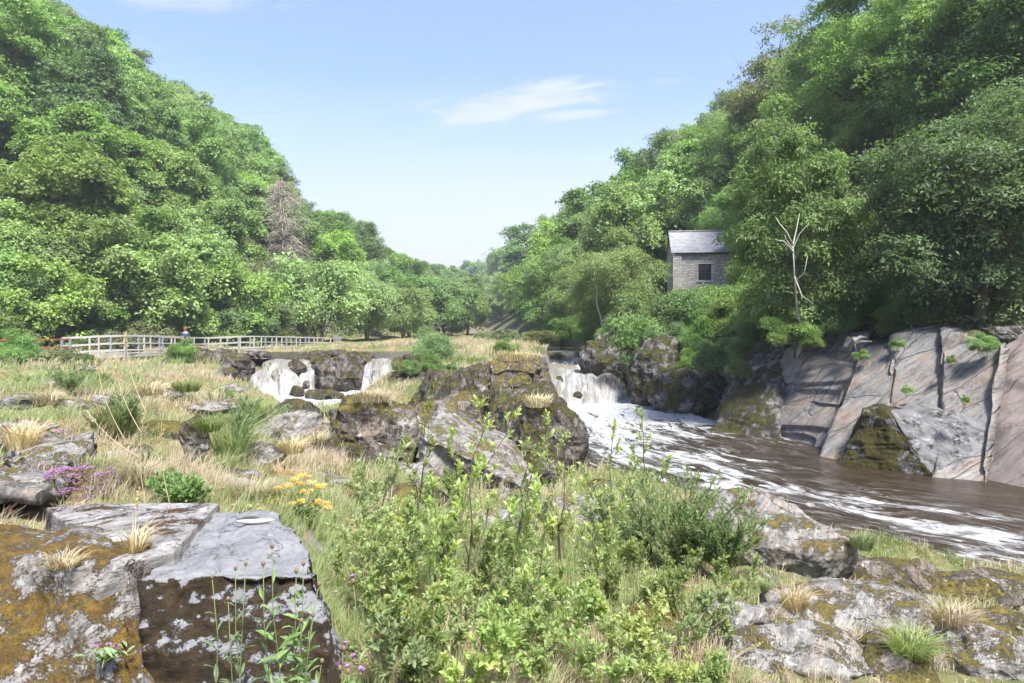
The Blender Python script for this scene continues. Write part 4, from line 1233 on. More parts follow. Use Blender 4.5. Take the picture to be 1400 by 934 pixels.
make_tree('near_bush2', 127, 'ash', R=1.9, Rz=1.9, zc=1.3, lobes=24, lobe_r=0.34, bottom=-0.7, stems=4, h0=0.2, r0=0.09, sprays=30, per=30, L=0.13, W=0.05, spray_r=0.36)
make_tree('near_willow', 128, 'willow', R=3.0, Rz=3.6, zc=3.8, lobes=38, lobe_r=0.32, bottom=-0.9, stems=3, h0=0.8, r0=0.2, sprays=34, per=30, L=0.15, W=0.055, spray_r=0.40, bark=M_BARKP)

WORD = {'oak1': 'rounded mid-green', 'oak2': 'broad mid-green', 'oak3': 'dark green', 'lime1': 'bright green', 'lime2': 'tall bright green', 'ash1': 'airy fresh-green', 'ash2': 'fresh-green', 'willow1': 'pale grey-green', 'willow2': 'pale grey-green'}

SKY_L = [(-400, -400), (-60, -60), (0, -12), (60, -5), (115, 12), (150, 30), (200, 80), (250, 108), (310, 150), (330, 165), (376, 185), (385, 225), (430, 280), (460, 290), (490, 292), (515, 310), (520, 332), (560, 345), (600, 362), (640, 368)]
SKY_R = [(600, 366), (640, 355), (660, 352), (685, 345), (695, 318), (740, 282), (770, 258), (800, 248), (832, 235), (840, 205), (870, 190), (920, 178), (965, 158), (990, 120), (1010, 70), (1060, 45), (1130, 30), (1142, -10), (1200, -60), (1500, -200)]


def sky_y(px):
    a = np.interp(px, *zip(*SKY_L)) if px < 620 else 1e9
    b_ = np.interp(px, *zip(*SKY_R)) if px >= 620 else 1e9
    return min(a, b_)


def place_tree(key, x, y, z, sc, rz, name, label, group, cat='tree'):
    pr = PROTO[key]
    rv = random.Random(int(abs(x * 131 + y * 17)))
    t_ = thing(name, label, cat, (x, y, z), rz, group, sc=(sc * rv.uniform(.88, 1.2), sc * rv.uniform(.88, 1.2), sc * rv.uniform(.97, 1.03)))
    t_.rotation_euler = (rv.uniform(-.06, .06), rv.uniform(-.06, .06), rz)
    link('crown', pr['crown'], parent=t_)
    link('trunk', pr['trunk'], parent=t_)
    return t_


PLACED = []      # dicts, for the visibility cull


def prop(key, x, y, sc, row, z=None, force=False, label=None, name='tree', group=None, fit=None, cat='tree', szl=None):
    if z is None:
        z = gh(x, y) - 0.15
    PLACED.append(dict(key=key, x=x, y=y, z=z, sc=sc, row=row, force=force, label=label, name=name, group=group, rz=random.uniform(0, 6.28), fit=fit, cat=cat))


def offset_line(pts, step_fn, d_fn, y_min, y_max):
    """walk along a polyline, yield points pushed sideways"""
    pts = [np.array(p, float) for p in pts]
    seg = [(pts[i], pts[i + 1]) for i in range(len(pts) - 1)]
    s = 0.0
    for a, b in seg:
        L = np.linalg.norm(b - a)
        dv = (b - a) / L
        while s < L:
            p = a + dv * s
            if y_min <= p[1] <= y_max:
                yield p, np.array([-dv[1], dv[0]])
            s += step_fn(p[1])
        s -= L


rt = random.Random(42)
BROAD = ['oak1', 'oak2', 'oak3', 'lime1', 'lime2', 'ash1', 'ash2']
# both hillsides: a loose, jittered wood that thins with distance
NEARB = ['near_oak', 'near_dark', 'near_ash', 'near_tall']
yv = 24.0
cand = []
while yv < 420:
    stp = 3.7 + 0.024 * yv
    xv = -130.0 - rt.uniform(0, stp)
    while xv < 90:
        cand.append((xv + rt.uniform(-.42, .42) * stp, yv + rt.uniform(-.42, .42) * stp))
        xv += stp
    yv += stp
cx_ = np.array([c[0] for c in cand]); cy2 = np.array([c[1] for c in cand])
m_ = np.abs(cx_) < cy2 * 0.98 + 4
cx_, cy2 = cx_[m_], cy2[m_]
_, cdl, cdr = hills(cx_, cy2)
for x, y, a_, b_ in zip(cx_, cy2, cdl, cdr):
    if a_ > 3.0 and b_ < 0.5:
        row = 'L%d' % min(5, int(a_ / 8))
    elif b_ > 2.2:
        row = 'R%d' % min(4, int(b_ / 8))
        if y < 46 and b_ < 5: continue
    else:
        continue
    key = rt.choice(BROAD)
    if row == 'L0' and y > 62 and rt.random() < 0.4:
        key = rt.choice(['willow1', 'willow2', 'lime1'])
    if row[0] == 'R' and y < 60: key = rt.choice(NEARB)
    sc = rt.uniform(0.85, 1.25) * (0.95 if row == 'L0' else 1.0) * (1 + 0.0012 * max(0, y - 60))
    if row == 'L0' and y < 56: sc *= 0.9
    if row[0] == 'R' and y > 60: sc *= 1.1
    prop(key, float(x), float(y), sc, row)
# two pale bushy trees at the foot of the slope right of the boardwalk
for px, Y, key, sc in ((395, 70, 'willow2', 0.7), (338, 66, 'willow1', 0.6), (610, 112, 'lime1', 1.15), (640, 130, 'oak1', 1.2), (560, 100, 'oak2', 1.2)):
    prop(key, (px - 700) * Y / F, Y, sc, 'L0')
def near(key, px, ytop, Y, zb, label, name='tree', row='N', group='trees on the right bank', cat='tree', wide=1.0):
    """tree whose top reaches photo row ytop"""
    x = (px - 700) * Y / F
    z = gh(x, Y) - 0.2 if zb is None else zb
    topz = H + (HOR - ytop) * Y / F
    sc = (topz - z) / PROTO[key]['top']
    prop(key, x, Y, sc, row, z=z, force=True, label=label, name=name, group=group, cat=cat)


near('near_ash', 1090, 128, 26.5, 3.2, 'tall open ash tree with a pale trunk just right of the stone house', 'ash_tree')
near('near_dark', 1340, 150, 23.0, None, 'dense dark tree hanging over the red-brown slab', 'tree')
near('near_oak', 1250, 215, 29.0, None, 'leafy tree between the open ash and the dense dark tree')
near('near_tall', 1205, -60, 42.0, None, 'very tall tree with bare trunks rising above the open ash')
near('near_tall', 1310, -90, 37.0, None, 'very tall tree behind the dense dark tree')
near('near_tall', 1150, 20, 47.0, None, 'tall airy tree on the slope beside the olive tree')
near('near_olive', 1068, 28, 56.0, None, 'olive-tinted flat-topped tree on the skyline of the right slope', 'tree')
near('near_oak', 1400, -70, 33.0, None, 'tall tree cut by the right edge of the view')
near('near_dark', 1500, 120, 23.0, None, 'dark tree mostly beyond the right edge above the red-brown slab')
near('near_oak', 1420, 150, 27.0, None, 'mid-green tree at the right edge behind the slabs')
near('near_tall', 1030, 130, 58.0, None, 'tall fresh-green tree on the slope behind the house ridge')
near('near_oak', 978, 168, 66.0, None, 'broad tree on the skyline left of the olive tree')
near('near_dark', 922, 186, 78.0, None, 'big dark drooping tree on the skyline above the house')
near('near_ash', 1010, 215, 55.5, None, 'light green tree directly behind the slate roof', 'tree')
near('near_willow', 838, 318, 47.0, 2.9, 'pale willow with bare grey twigs left of the house', 'willow_tree')
near('near_willow', 815, 350, 53.0, 2.4, 'smaller pale willow above the cascade', 'willow_tree')
near('near_ash', 800, 300, 66.0, None, 'fresh-green tree behind the smaller pale willow', 'tree')
near('near_oak', 765, 330, 74.0, None, 'rounded tree near the upper fall on the right bank', 'tree')
near('near_dark', 1165, 330, 31.0, None, 'dark tree filling the gap right of the open ash trunk', 'tree')
near('near_oak', 1050, 330, 39, None, 'leafy small tree covering the right end of the house', 'tree')
for px, yt, Y, k_ in ((-5, 285, 50, 'oak2'), (42, 300, 52, 'ash2'), (88, 268, 55, 'oak1'), (130, 300, 55, 'lime1'), (172, 288, 58, 'oak2'), (214, 322, 58, 'lime1'), (255, 300, 61, 'ash2'), (292, 335, 62, 'oak1'), (330, 366, 64, 'lime1'), (60, 352, 50, 'lime1'), (-40, 330, 47, 'ash2'), (232, 372, 58, 'oak2'), (310, 392, 62, 'oak2'), (20, 380, 47.5, 'oak2'), (112, 385, 53, 'ash2')):
    near(k_, px, yt, Y, None, None, row='L0', group='trees on the left slope')
near('willow1', 438, 356, 72, None, 'pale rounded bushy tree just right of the boardwalk end', 'willow_tree', 'N', 'bushy trees at the slope foot')
near('willow2', 505, 372, 80, None, 'second pale bushy tree right of the boardwalk end', 'willow_tree', 'N', 'bushy trees at the slope foot')
near('willow1', 552, 392, 90, None, 'third pale bushy tree, furthest from the boardwalk end', 'willow_tree', 'N', 'bushy trees at the slope foot')
near('willow2', 372, 408, 66, None, 'small pale bushy tree directly behind the boardwalk', 'willow_tree', 'N', 'bushy trees at the slope foot')
# bushes along the far bank
bl = [
    ('near_bush2', 935, 398, 39.0, None, 'leafy shrub just below the house window'), ('near_bush', 882, 398, 43.0, 3.0, 'shrub left of the house foot above the steep grey rock'),
    ('near_bush2', 965, 425, 35.0, 2.6, 'bright shrub drooping over the dark mossy rock wall'), ('near_bush', 1005, 408, 34.0, 3.0, 'shrub above the long mossy ledge'),
    ('near_bush2', 925, 440, 37.5, 2.3, 'low drooping shrub over the rock wall'), ('near_bush', 1040, 420, 29.5, 3.2, 'shrub above the speckled rock face'),
    ('near_bush2', 1020, 455, 29.0, 2.5, 'small shrub hanging over the top of the speckled rock'), ('near_bush', 1130, 412, 26.0, 3.6, 'shrub at the foot of the open ash trunk'),
    ('near_bush', 1180, 385, 27.5, 3.9, 'shrub above the smooth pale slab'), ('near_bush2', 1235, 395, 25.5, 3.9, 'shrub above the rust-streaked slab'),
    ('near_bush', 1290, 400, 24.5, 4.0, 'shrub on top of the moss-dotted slab'), ('near_bush2', 1345, 405, 24.0, 4.1, 'shrub above the recessed red-brown slab'),
    ('near_bush', 1400, 395, 24.0, 4.2, 'shrub at the right edge above the flat dark rock'), ('near_bush', 1090, 425, 28.5, 3.3, 'shrub crowding the base of the open ash'),
    ('near_bush2', 805, 440, 50.0, 2.4, 'shrub at the water beside the upper fall'), ('near_bush', 775, 432, 60.0, 2.3, 'shrub leaning over the upper river'),
    ('near_bush', 1120, 372, 30.5, None, 'larger shrub behind the foot of the open ash'), ('near_bush2', 1160, 350, 31.5, None, 'tall fresh-green shrub right of the open ash trunk'),
    ('near_bush', 1205, 352, 29.0, None, 'tall shrub in the second rank above the smooth slabs'), ('near_bush2', 1262, 345, 28.0, None, 'tall shrub in the second rank above the rust-streaked slab'),
    ('near_bush', 1318, 352, 26.5, None, 'tall shrub in the second rank above the moss-dotted slab'), ('near_bush2', 1378, 350, 26.5, None, 'tall shrub in the second rank above the red-brown slab'),
    ('near_bush', 1062, 385, 31.5, None, 'shrub between the house end and the open ash trunk'), ('near_bush2', 1030, 392, 36.0, None, 'fresh shrub below the right end of the house'),
    ('near_bush2', 985, 392, 39.0, None, 'shrub under the right part of the house wall'), ('near_bush', 905, 402, 42.0, None, 'shrub under the left corner of the house'),
    ('near_bush2', 902, 462, 38.5, 1.7, 'drooping shrub low on the dark mossy rock wall'), ('near_bush', 948, 476, 34.0, 1.5, 'drooping shrub low over the long mossy ledge'), ('near_bush2', 1008, 486, 27.6, 1.9, 'drooping shrub low on the speckled rock face'), ('near_bush', 985, 462, 31.5, 1.9, 'drooping shrub in the notch beside the speckled rock face'), ('near_bush2', 872, 448, 41.0, 1.8, 'drooping shrub between the steep grey rock and the dark wall'),
    ('near_bush', 958, 394, 41.0, None, 'shrub directly under the house window'), ('near_bush2', 1085, 420, 25.6, 3.3, 'shrub in front of the open ash trunk'), ('near_bush', 1110, 452, 25.0, 3.2, 'low shrub spilling over the jointed slab'),
    ('near_bush2', 848, 425, 45.0, 2.6, 'shrub on top of the steep grey rock'), ('near_bush', 1215, 430, 24.6, 3.7, 'low shrub at the lip of the rust-streaked slab'),
]
for k, px, yt, Y, zb, lab in bl:
    near(k, px, yt, Y, zb, lab, 'shrub', 'B', 'shrubs on the far bank', 'shrub')
# scrub along the foot of the left slope
for i, (px, Y, sc) in enumerate([(-20, 41, 1.0), (20, 45, .75), (70, 50, .8), (120, 52, .7), (165, 50, .6), (205, 55, .8), (240, 60, .8), (275, 60, .7), (310, 62, .8), (350, 64, .75), (385, 66, .7), (60, 55, .9), (140, 58, .8), (190, 62, .9), (320, 70, .9), (100, 46.5, .45), (225, 56, .5), (295, 60.5, .5)]):
    prop('scrub1' if i % 3 else 'scrub2', (px - 700) * Y / F, Y, sc, 'S', force=True, name='shrub', cat='shrub', group='scrub at the foot of the left slope')
for px, Y, sc in ((690, 64, .55), (738, 58, .5), (720, 62, .45), (660, 70, .4), (575, 66, .35)):
    prop('scrub1', (px - 700) * Y / F, Y, sc, 'I', force=True, name='shrub', cat='shrub', group='shrubs on the grassy island', z=2.2)

# ---------------- dead tree
def dead_tree():
    Y = 84.0
    x = (392 - 700) * Y / F
    z = gh(x, Y)
    topz = H + (HOR - 243) * Y / F
    hgt = topz - z
    o = thing('dead_tree', 'bare grey-brown dead tree among the green trees on the left slope', 'tree', (x, Y, z - 0.3))
    rs = RS(77)
    mb = MB()
    k = np.linspace(0, 1, 10)[:, None]
    pts = np.c_[-0.8 * k + 0.1 * rs.normal(size=(10, 1)), 0 * k, hgt * k]
    mb.tube(pts, 0.28 * (1 - 0.93 * k[:, 0]), 7)
    o1 = link('trunk', mb.mesh('trunk'), M_DEAD, o)
    mb = MB()
    for i in range(260):
        kz = rs.uniform(0.12, 0.99)
        a = rs.uniform(0, 2 * pi)
        ln = rs.uniform(1.2, 3.7) * min(1, (1.04 - kz) * 5.5) * (1.15 if cos(a) > 0 else 0.75)
        p0 = np.array([-0.8 * kz, 0, hgt * kz])
        dr = np.array([cos(a), sin(a), 0])
        p1 = p0 + dr * ln * 0.5 + np.array([0, 0, 0.10 * ln])
        p2 = p0 + dr * ln + np.array([0, 0, -0.22 * ln + rs.normal() * 0.1])
        mb.tube([p0, p1, p2], [0.04, 0.028, 0.012], 4)
        for _ in range(9):
            tt_ = rs.uniform(0.3, 1)
            q0 = p0 + (p2 - p0) * tt_ + np.array([0, 0, 0.12 * ln * (1 - tt_)])
            q1 = q0 + dr * rs.uniform(0.1, 0.6) + rs.normal(size=3) * 0.35 + np.array([0, 0, -0.35])
            mb.tube([q0, (q0 + q1) / 2 + rs.normal(size=3) * 0.05, q1], [0.022, 0.018, 0.010], 3)
    link('branches', mb.mesh('branches'), M_DEAD, o)
dead_tree()

# bare pale limbs showing in front of the open ash crown
mb = MB()
def limb(pts, r0_, r1_):
    pts = np.array([P(px, py, Y) for px, py, Y in pts]); mb.tube(pts, np.linspace(r0_, r1_, len(pts)), 6)
limb([(1096, 452, 25.4), (1089, 420, 24.2), (1086, 375, 23.4), (1084, 335, 23.2)], .036, .022)
limb([(1084, 335, 23.2), (1076, 318, 22.7), (1066, 306, 23.3), (1060, 296, 23.6)], .028, .008)
limb([(1084, 335, 23.2), (1090, 308, 23.3), (1093, 292, 23.6)], .026, .008)
limb([(1086, 378, 23.2), (1096, 404, 22.9), (1112, 416, 22.8)], .028, .010)
limb([(1085, 345, 22.8), (1072, 330, 22.5), (1060, 328, 22.4)], .03, .010)
limb([(1087, 385, 23.2), (1100, 372, 22.9), (1104, 350, 22.8)], .025, .008)
_=[limb([(1084, 340, 22.8), (1084 + a_, 340 - b_, 22.9), (1084 + a_ * 1.7 + 4, 340 - b_ * 1.6, 23.0)], .014, .005) for a_, b_ in ((-9, 12), (9, 20))]
tag(link('bare_limb', mb.mesh('bare_limb'), M_BARKP), 'bare pale forked dead limb standing in front of the open ash crown', 'branch')

# ---------------- fit to the skyline, keep windows clear, drop what nothing shows of
def outline(p):
    pr = PROTO[p['key']]
    s, Y = p['sc'], p['y']
    cx = 700 + p['x'] * F / Y
    top = HOR + (H - (p['z'] + pr['top'] * s)) * F / Y
    bot = HOR + (H - (p['z'] + 0.3 * s)) * F / Y
    return cx, top, bot, pr['rad'] * s * F / Y


CLEAR = [((348, 240, 428, 366), 85), ((906, 312, 994, 396), 55)]
ok = []
for p in PLACED:
    if p['y'] < 20: continue
    if not p['force']:
        cx, top, bot, hw = outline(p)
        lim = max(sky_y(cx), sky_y(cx - hw * 0.6), sky_y(cx + hw * 0.6))
        if top < lim:
            need = (HOR - lim) * p['y'] / F + H - p['z']
            sc = need / PROTO[p['key']]['top']
            if sc < 0.62:
                continue
            p['sc'] = sc
        bad = False
        for (x0, y0, x1, y1), yd in CLEAR:
            cx, top, bot, hw = outline(p)
            if p['y'] < yd + 4 and cx + hw * 0.9 > x0 and cx - hw * 0.9 < x1 and top < y1 and bot > y0:
                bad = True
        if bad:
            for f_ in (.7, .5, .35):
                q_ = dict(p); q_['sc'] = p['sc'] * f_
                cx, top, bot, hw = outline(q_)
                if not any(p['y'] < yd + 4 and cx + hw * 0.9 > x0 and cx - hw * 0.9 < x1 and top < y1 and bot > y0 for (x0, y0, x1, y1), yd in CLEAR):
                    p['sc'] *= f_; bad = False
                    break
        if bad: continue
    ok.append(p)
# let the highest tree of each column reach the skyline
outs = [outline(p) for p in ok]
for i, p in enumerate(ok):
    if p['force']: continue
    cx, top, bot, hw = outs[i]
    if any(o2[1] < top and abs(o2[0] - cx) < o2[3] * 0.55 for o2 in outs): continue
    lim = max(sky_y(cx), sky_y(cx - hw * 0.5), sky_y(cx + hw * 0.5))
    if top > lim + 6:
        need = (HOR - lim - rt.uniform(0, 9)) * p['y'] / F + H - p['z']
        f_ = need / PROTO[p['key']]['top'] / p['sc']
        if 1 < f_ < 1.75: p['sc'] *= f_
ok.sort(key=lambda p: p['y'])
SW, SH = 350, 234
buf = np.zeros((SH, SW), bool)
yy, xx = np.mgrid[0:SH, 0:SW] * 4.0 + 2
keep = []
for p in ok:
    cx, top, bot, hw = outline(p)
    cyc, hh_ = (top + bot) / 2, (bot - top) / 2
    el_ = ((xx - cx) / (hw * 0.92)) ** 2 + ((yy - cyc) / (hh_ * 0.98)) ** 2 < 1
    el_ &= yy < 480
    tot = el_.sum()
    new = (el_ & ~buf).sum()
    if p['force'] or (tot > 0 and new > 10 and new > 0.06 * tot) :
        keep.append(p)
        inner = ((xx - cx) / (hw * 0.70)) ** 2 + ((yy - cyc) / (hh_ * 0.78)) ** 2 < 1
        buf |= inner
ROWN = {'L0': 'in the lowest row of the left slope', 'L1': 'in the second row of the left slope', 'L2': 'in the third row of the left slope', 'L3': 'in the fourth row up the left slope', 'L4': 'in the fifth row up the left slope', 'L5': 'along the top of the left slope',
        'R0': 'in the lowest row of the right slope', 'R1': 'in the second row of the right slope', 'R2': 'in the third row of the right slope', 'R3': 'in the fourth row up the right slope', 'R4': 'along the top of the right slope'}
cnt = {}
for p in sorted(keep, key=lambda p: 700 + p['x'] * F / p['y']):
    lab = p['label']
    if lab is None:
        r = p['row']
        cnt[r] = cnt.get(r, 0) + 1
        if r == 'S': lab = 'green and rusty scrub bush, %s from the left behind the boardwalk' % ORD[cnt[r] - 1]
        elif r == 'I': lab = 'small low bush, %s from the left on the grassy strip past the falls' % ORD[cnt[r] - 1]
        else: lab = '%s tree, %s from the left %s' % (WORD.get(p['key'], 'leafy'), ORD[cnt[r] - 1], ROWN[r])
    grp = p['group'] or ('trees on the left slope' if p['row'][0] == 'L' else 'trees on the right slope')
    place_tree(p['key'], p['x'], p['y'], p['z'], p['sc'], p['rz'], p['name'] if p['name'] != 'tree' else ('willow_tree' if 'willow' in p['key'] else 'broadleaf_tree'), lab, grp, p['cat'])
print('trees kept', len(keep), 'of', len(PLACED))
# ================================================================ boardwalk, person, house
M_GALV = plain('weathered_grey_timber', (0.20, 0.212, 0.232), 0.75, 0.2, 6)
M_RAIL = plain('pale_timber', (0.37, 0.345, 0.315), 0.8, 0.2, 6)
M_DECK = plain('deck_boards', (0.30, 0.275, 0.25), 0.85, 0.3, 5)
M_RED = plain('red_brown_paint', (0.30, 0.075, 0.045), 0.7, 0.2, 5)

def polyline(keys):
    return [np.array([(px - 700) * Y / F, Y, H + (HOR - py) * Y / F]) for px, py, Y in keys]

RAILK = [(96, 463.0, 41.0), (136, 461.0, 42.2), (178, 459.3, 43.6), (214, 459.8, 46.0), (250, 461.2, 49.5), (284, 463.0, 53.0), (312, 462.0, 54.5), (342, 460.2, 56.0), (392, 460.8, 61.0), (452, 462.5, 68.5)]
rail_pts = polyline(RAILK)
o = thing('boardwalk', 'long raised boardwalk with grey timber railings below the left wooded slope', 'boardwalk', tuple(rail_pts[0] - np.array([0, 0, 1.9])))
org = np.array(o.location)
def dense(pts, step):
    pts = np.array(pts)
    L = np.r_[0, np.cumsum(np.linalg.norm(np.diff(pts, axis=0), axis=1))]
    s = np.arange(0, L[-1], step)
    return np.stack([np.interp(s, L, pts[:, i]) for i in range(3)], -1)
dp = dense(rail_pts, 1.55)
def side(pts):
    d = np.gradient(pts, axis=0); d[:, 2] = 0; d = nrm(d)
    return np.stack([-d[:, 1], d[:, 0], 0 * d[:, 0]], -1)
sdv_ = side(dp)
deckmb = MB(); fine = dense(rail_pts, 0.16); fs = side(fine)
rr_ = RS(3)
for p, s in zip(fine, fs):
    c = p + s * 0.75 - np.array([0, 0, 1.12 + rr_.uniform(-.005, .005)])
    deckmb.box(c - org, (1.5, 0.14, 0.045), rz=math.atan2(s[1], s[0]))
link('deck', deckmb.mesh('deck', False), M_DECK, o)
for off, lab in ((0.0, None), (1.5, None)):
    R_ = [p + s * off for p, s in zip(dp, sdv_)]
    for i, p in enumerate(R_):
        g = gh(p[0], p[1])
        long = i % 2 == 0
        zb = (p[2] - 1.25) if not long else min(g, p[2] - 1.3) - 0.2
        mb = MB(); mb.beam(np.array([p[0], p[1], zb]) - org, p - org, 0.11 if long else 0.085, 0.11 if long else 0.085)
        link('post', mb.mesh('post', False), M_GALV if long else M_RAIL, o)
    for hgt, th in ((0.0, 0.085), (0.48, 0.06), (0.92, 0.07)):
        mb = MB()
        for a, b_ in zip(R_[:-1], R_[1:]):
            dv = np.array([0, 0, hgt - 0.02])
            mb.beam(a - dv - org, b_ - dv - org, 0.06, th)
        link('rail', mb.mesh('rail', False), M_RAIL, o)
    mb = MB()
    for a, b_ in zip(R_[:-1], R_[1:]):
        dv = np.array([0, 0, 1.24])
        ins = 0.1 if off == 0 else -0.1
        mb.beam(a - dv - org, b_ - dv - org, 0.08, 0.18)
    link('joist', mb.mesh('joist', False), M_DECK, o)
# slatted end panel
e = rail_pts[-1]; mb = MB()
for i in range(9):
    mb.box(e + np.array([0.12 + i * 0.11, 0.9 - 0.10 * i, -0.50]) - org, (0.07, 0.05, 1.3))
link('end_panel', mb.mesh('end_panel', False), M_GALV, o)

# red brown rail running off to the left
rk = polyline([(-40, 466, 38.5), (14, 463.5, 38.5), (37, 462.5, 38.5), (55, 463.0, 39.0)])
rk2 = polyline([(56, 463.2, 39.0), (75, 463.4, 40.0), (95, 463.2, 41.0)])
o = thing('railing', 'red-brown painted railing at the left end of the boardwalk', 'railing', tuple(rk[0] - np.array([0, 0, 1.4])))
org = np.array(o.location)
for pts in (dense(rk, 1.35), ):
    for p in pts:
        mb = MB(); mb.beam(np.array([p[0], p[1], gh(p[0], p[1]) - 0.1]) - org, p - org, 0.09, 0.09)
        link('post', mb.mesh('post', False), M_RED, o)
    for h_ in (0.03, 0.5):
        mb = MB()
        for a, b_ in zip(pts[:-1], pts[1:]): mb.beam(a - [0, 0, h_] - org, b_ - [0, 0, h_] - org, 0.06, 0.07)
        mb.beam(pts[-1] - [0, 0, h_] - org, rk2[1] - [0, 0, h_] - org, 0.06, 0.07)
        mb.beam(rk2[1] - [0, 0, h_] - org, rk2[2] - [0, 0, h_] - org, 0.06, 0.07)
        link('rail', mb.mesh('rail', False), M_RED, o)
mb = MB(); mb.box(P(40, 489, 38.3) - org, (3.6, 0.12, 0.16), rz=0.05)
link('kick_board', mb.mesh('kick_board', False), M_DECK, o)

# ---------------- person leaning on the far rail
def skin_body(name, joints, edges, radii, sub=2):
    me = bpy.data.meshes.new(name)
    me.from_pydata([tuple(j) for j in joints], edges, [])
    ob = bpy.data.objects.new(name, me)
    COL.objects.link(ob)
    md = ob.modifiers.new('skin', 'SKIN')
    for i, r in enumerate(radii):
        me.skin_vertices[0].data[i].radius = (r, r) if np.isscalar(r) else r
    me.skin_vertices[0].data[0].use_root = True
    ob.modifiers.new('sub', 'SUBSURF').levels = sub
    dg = bpy.context.evaluated_depsgraph_get()
    m2 = bpy.data.meshes.new_from_object(ob.evaluated_get(dg))
    bpy.data.objects.remove(ob)
    for p in m2.polygons: p.use_smooth = True
    m2.name = name
    return m2

M_SKIN = plain('skin', (0.52, 0.32, 0.24), 0.6, 0.1)
M_SHIRT = plain('dark_blue_jacket', (0.045, 0.06, 0.10), 0.85, 0.3)
M_TROU = plain('dark_trousers', (0.03, 0.032, 0.04), 0.9, 0.2)
M_CAP = plain('red_cap', (0.50, 0.09, 0.06), 0.8, 0.15)
M_PACK = plain('pale_grey_cloth', (0.50, 0.53, 0.56), 0.85, 0.2)
pp = None
best = min(range(len(dp)), key=lambda i: abs(700 + dp[i][0] * F / dp[i][1] - 252))
base = dp[best] + sdv_[best] * 0.75 - np.array([0, 0, 1.09])
base[0] = (253.5 - 700) * base[1] / F
fig = thing('person', 'walker in a red cap and dark blue top standing on the boardwalk', 'person', tuple(base), rz=pi + 0.3)
J = [(0, 0, .95), (0, 0, 1.15), (0, 0, 1.38), (0, .02, 1.50), (0, .03, 1.58), (0, .03, 1.68), (-.10, 0, .88), (-.11, .02, .50), (-.11, -.01, .08), (-.11, .10, .03), (.10, 0, .88), (.11, -.04, .50), (.12, -.14, .10), (.12, -.04, .03),
     (-.19, 0, 1.40), (-.25, .03, 1.13), (-.21, .20, .97), (-.18, .28, .96), (.19, 0, 1.40), (.25, .02, 1.13), (.22, .18, .98), (.18, .27, .97)]
E = [(0, 1), (1, 2), (2, 3), (3, 4), (4, 5), (0, 6), (6, 7), (7, 8), (8, 9), (0, 10), (10, 11), (11, 12), (12, 13), (2, 14), (14, 15), (15, 16), (16, 17), (2, 18), (18, 19), (19, 20), (20, 21)]
Rr = [(.15, .11), (.14, .105), (.16, .11), .055, .085, .09, .085, .06, .042, .035, .085, .06, .042, .035, .06, .045, .035, .04, .06, .045, .035, .04]
link('body', skin_body('body', J, E, Rr), M_SKIN, fig)
JT = [(0, 0, .93), (0, 0, 1.15), (0, 0, 1.40), (-.20, 0, 1.40), (-.25, .03, 1.13), (-.215, .17, 1.0), (.20, 0, 1.40), (.25, .02, 1.13), (.225, .15, 1.0)]
link('jacket', skin_body('jacket', JT, [(0, 1), (1, 2), (2, 3), (3, 4), (4, 5), (2, 6), (6, 7), (7, 8)], [(.17, .13), (.16, .125), (.175, .125), .075, .06, .05, .075, .06, .05]), M_SHIRT, fig)
JL = [(0, 0, .96), (-.10, 0, .86), (-.11, .02, .50), (-.11, -.01, .10), (.10, 0, .86), (.11, -.04, .50), (.12, -.14, .12)]
link('trousers', skin_body('trousers', JL, [(0, 1), (1, 2), (2, 3), (0, 4), (4, 5), (5, 6)], [(.165, .125), .105, .075, .06, .105, .075, .06]), M_TROU, fig)
mb = MB(); mb.ball((0, .03, 1.725), .108, 2, (0.95, 1.05, .75)); mb.box((0, .15, 1.70), (.15, .12, .018))
link('cap', mb.mesh('cap'), M_CAP, fig)
mb = MB(); mb.ball((0, .02, 1.485), .095, 2, (1, .9, .45))
link('collar', mb.mesh('collar'), M_PACK, fig)

# ---------------- stone house
def stone_wall_mat():
    m, t, b = new_mat('slate_rubble_wall')
    co = t.new('ShaderNodeTexCoord').outputs['Object']
    x, y, z = t.sep(co)
    uvw = t.comb(t.math('ADD', x, y), z, 0.0)
    n = t.noise(co, 2.2, 3)
    uvw = t.vmath('ADD', uvw, t.vmath('SCALE', t.comb(0.0, t.math('SUBTRACT', n, 0.5), 0.0), sc=0.30))
    br = t.new('ShaderNodeTexBrick')
    br.offset = 0.43; br.squash = 1.3; br.squash_frequency = 3
    t.set(br.inputs['Vector'], uvw)
    br.inputs['Color1'].default_value = (0.30, 0.285, 0.26, 1)
    br.inputs['Color2'].default_value = (0.56, 0.525, 0.47, 1)
    br.inputs['Mortar'].default_value = (0.12, 0.115, 0.105, 1)
    br.inputs['Scale'].default_value = 1.0
    br.inputs['Mortar Size'].default_value = 0.012
    br.inputs['Brick Width'].default_value = 0.34
    br.inputs['Row Height'].default_value = 0.11
    col = t.mix(t.math('MULTIPLY', t.ramp(t.noise(co, 5, 5), 0.4, 0.7), 0.5), br.outputs[0], (0.30, 0.26, 0.21))
    t.set(b.inputs['Base Color'], col)
    b.inputs['Roughness'].default_value = 0.9
    t.set(b.inputs['Normal'], t.bump(t.math('ADD', t.math('MULTIPLY', br.outputs['Fac'], -0.6), t.noise(co, 14, 4)), 1.0, 0.03))
    return m


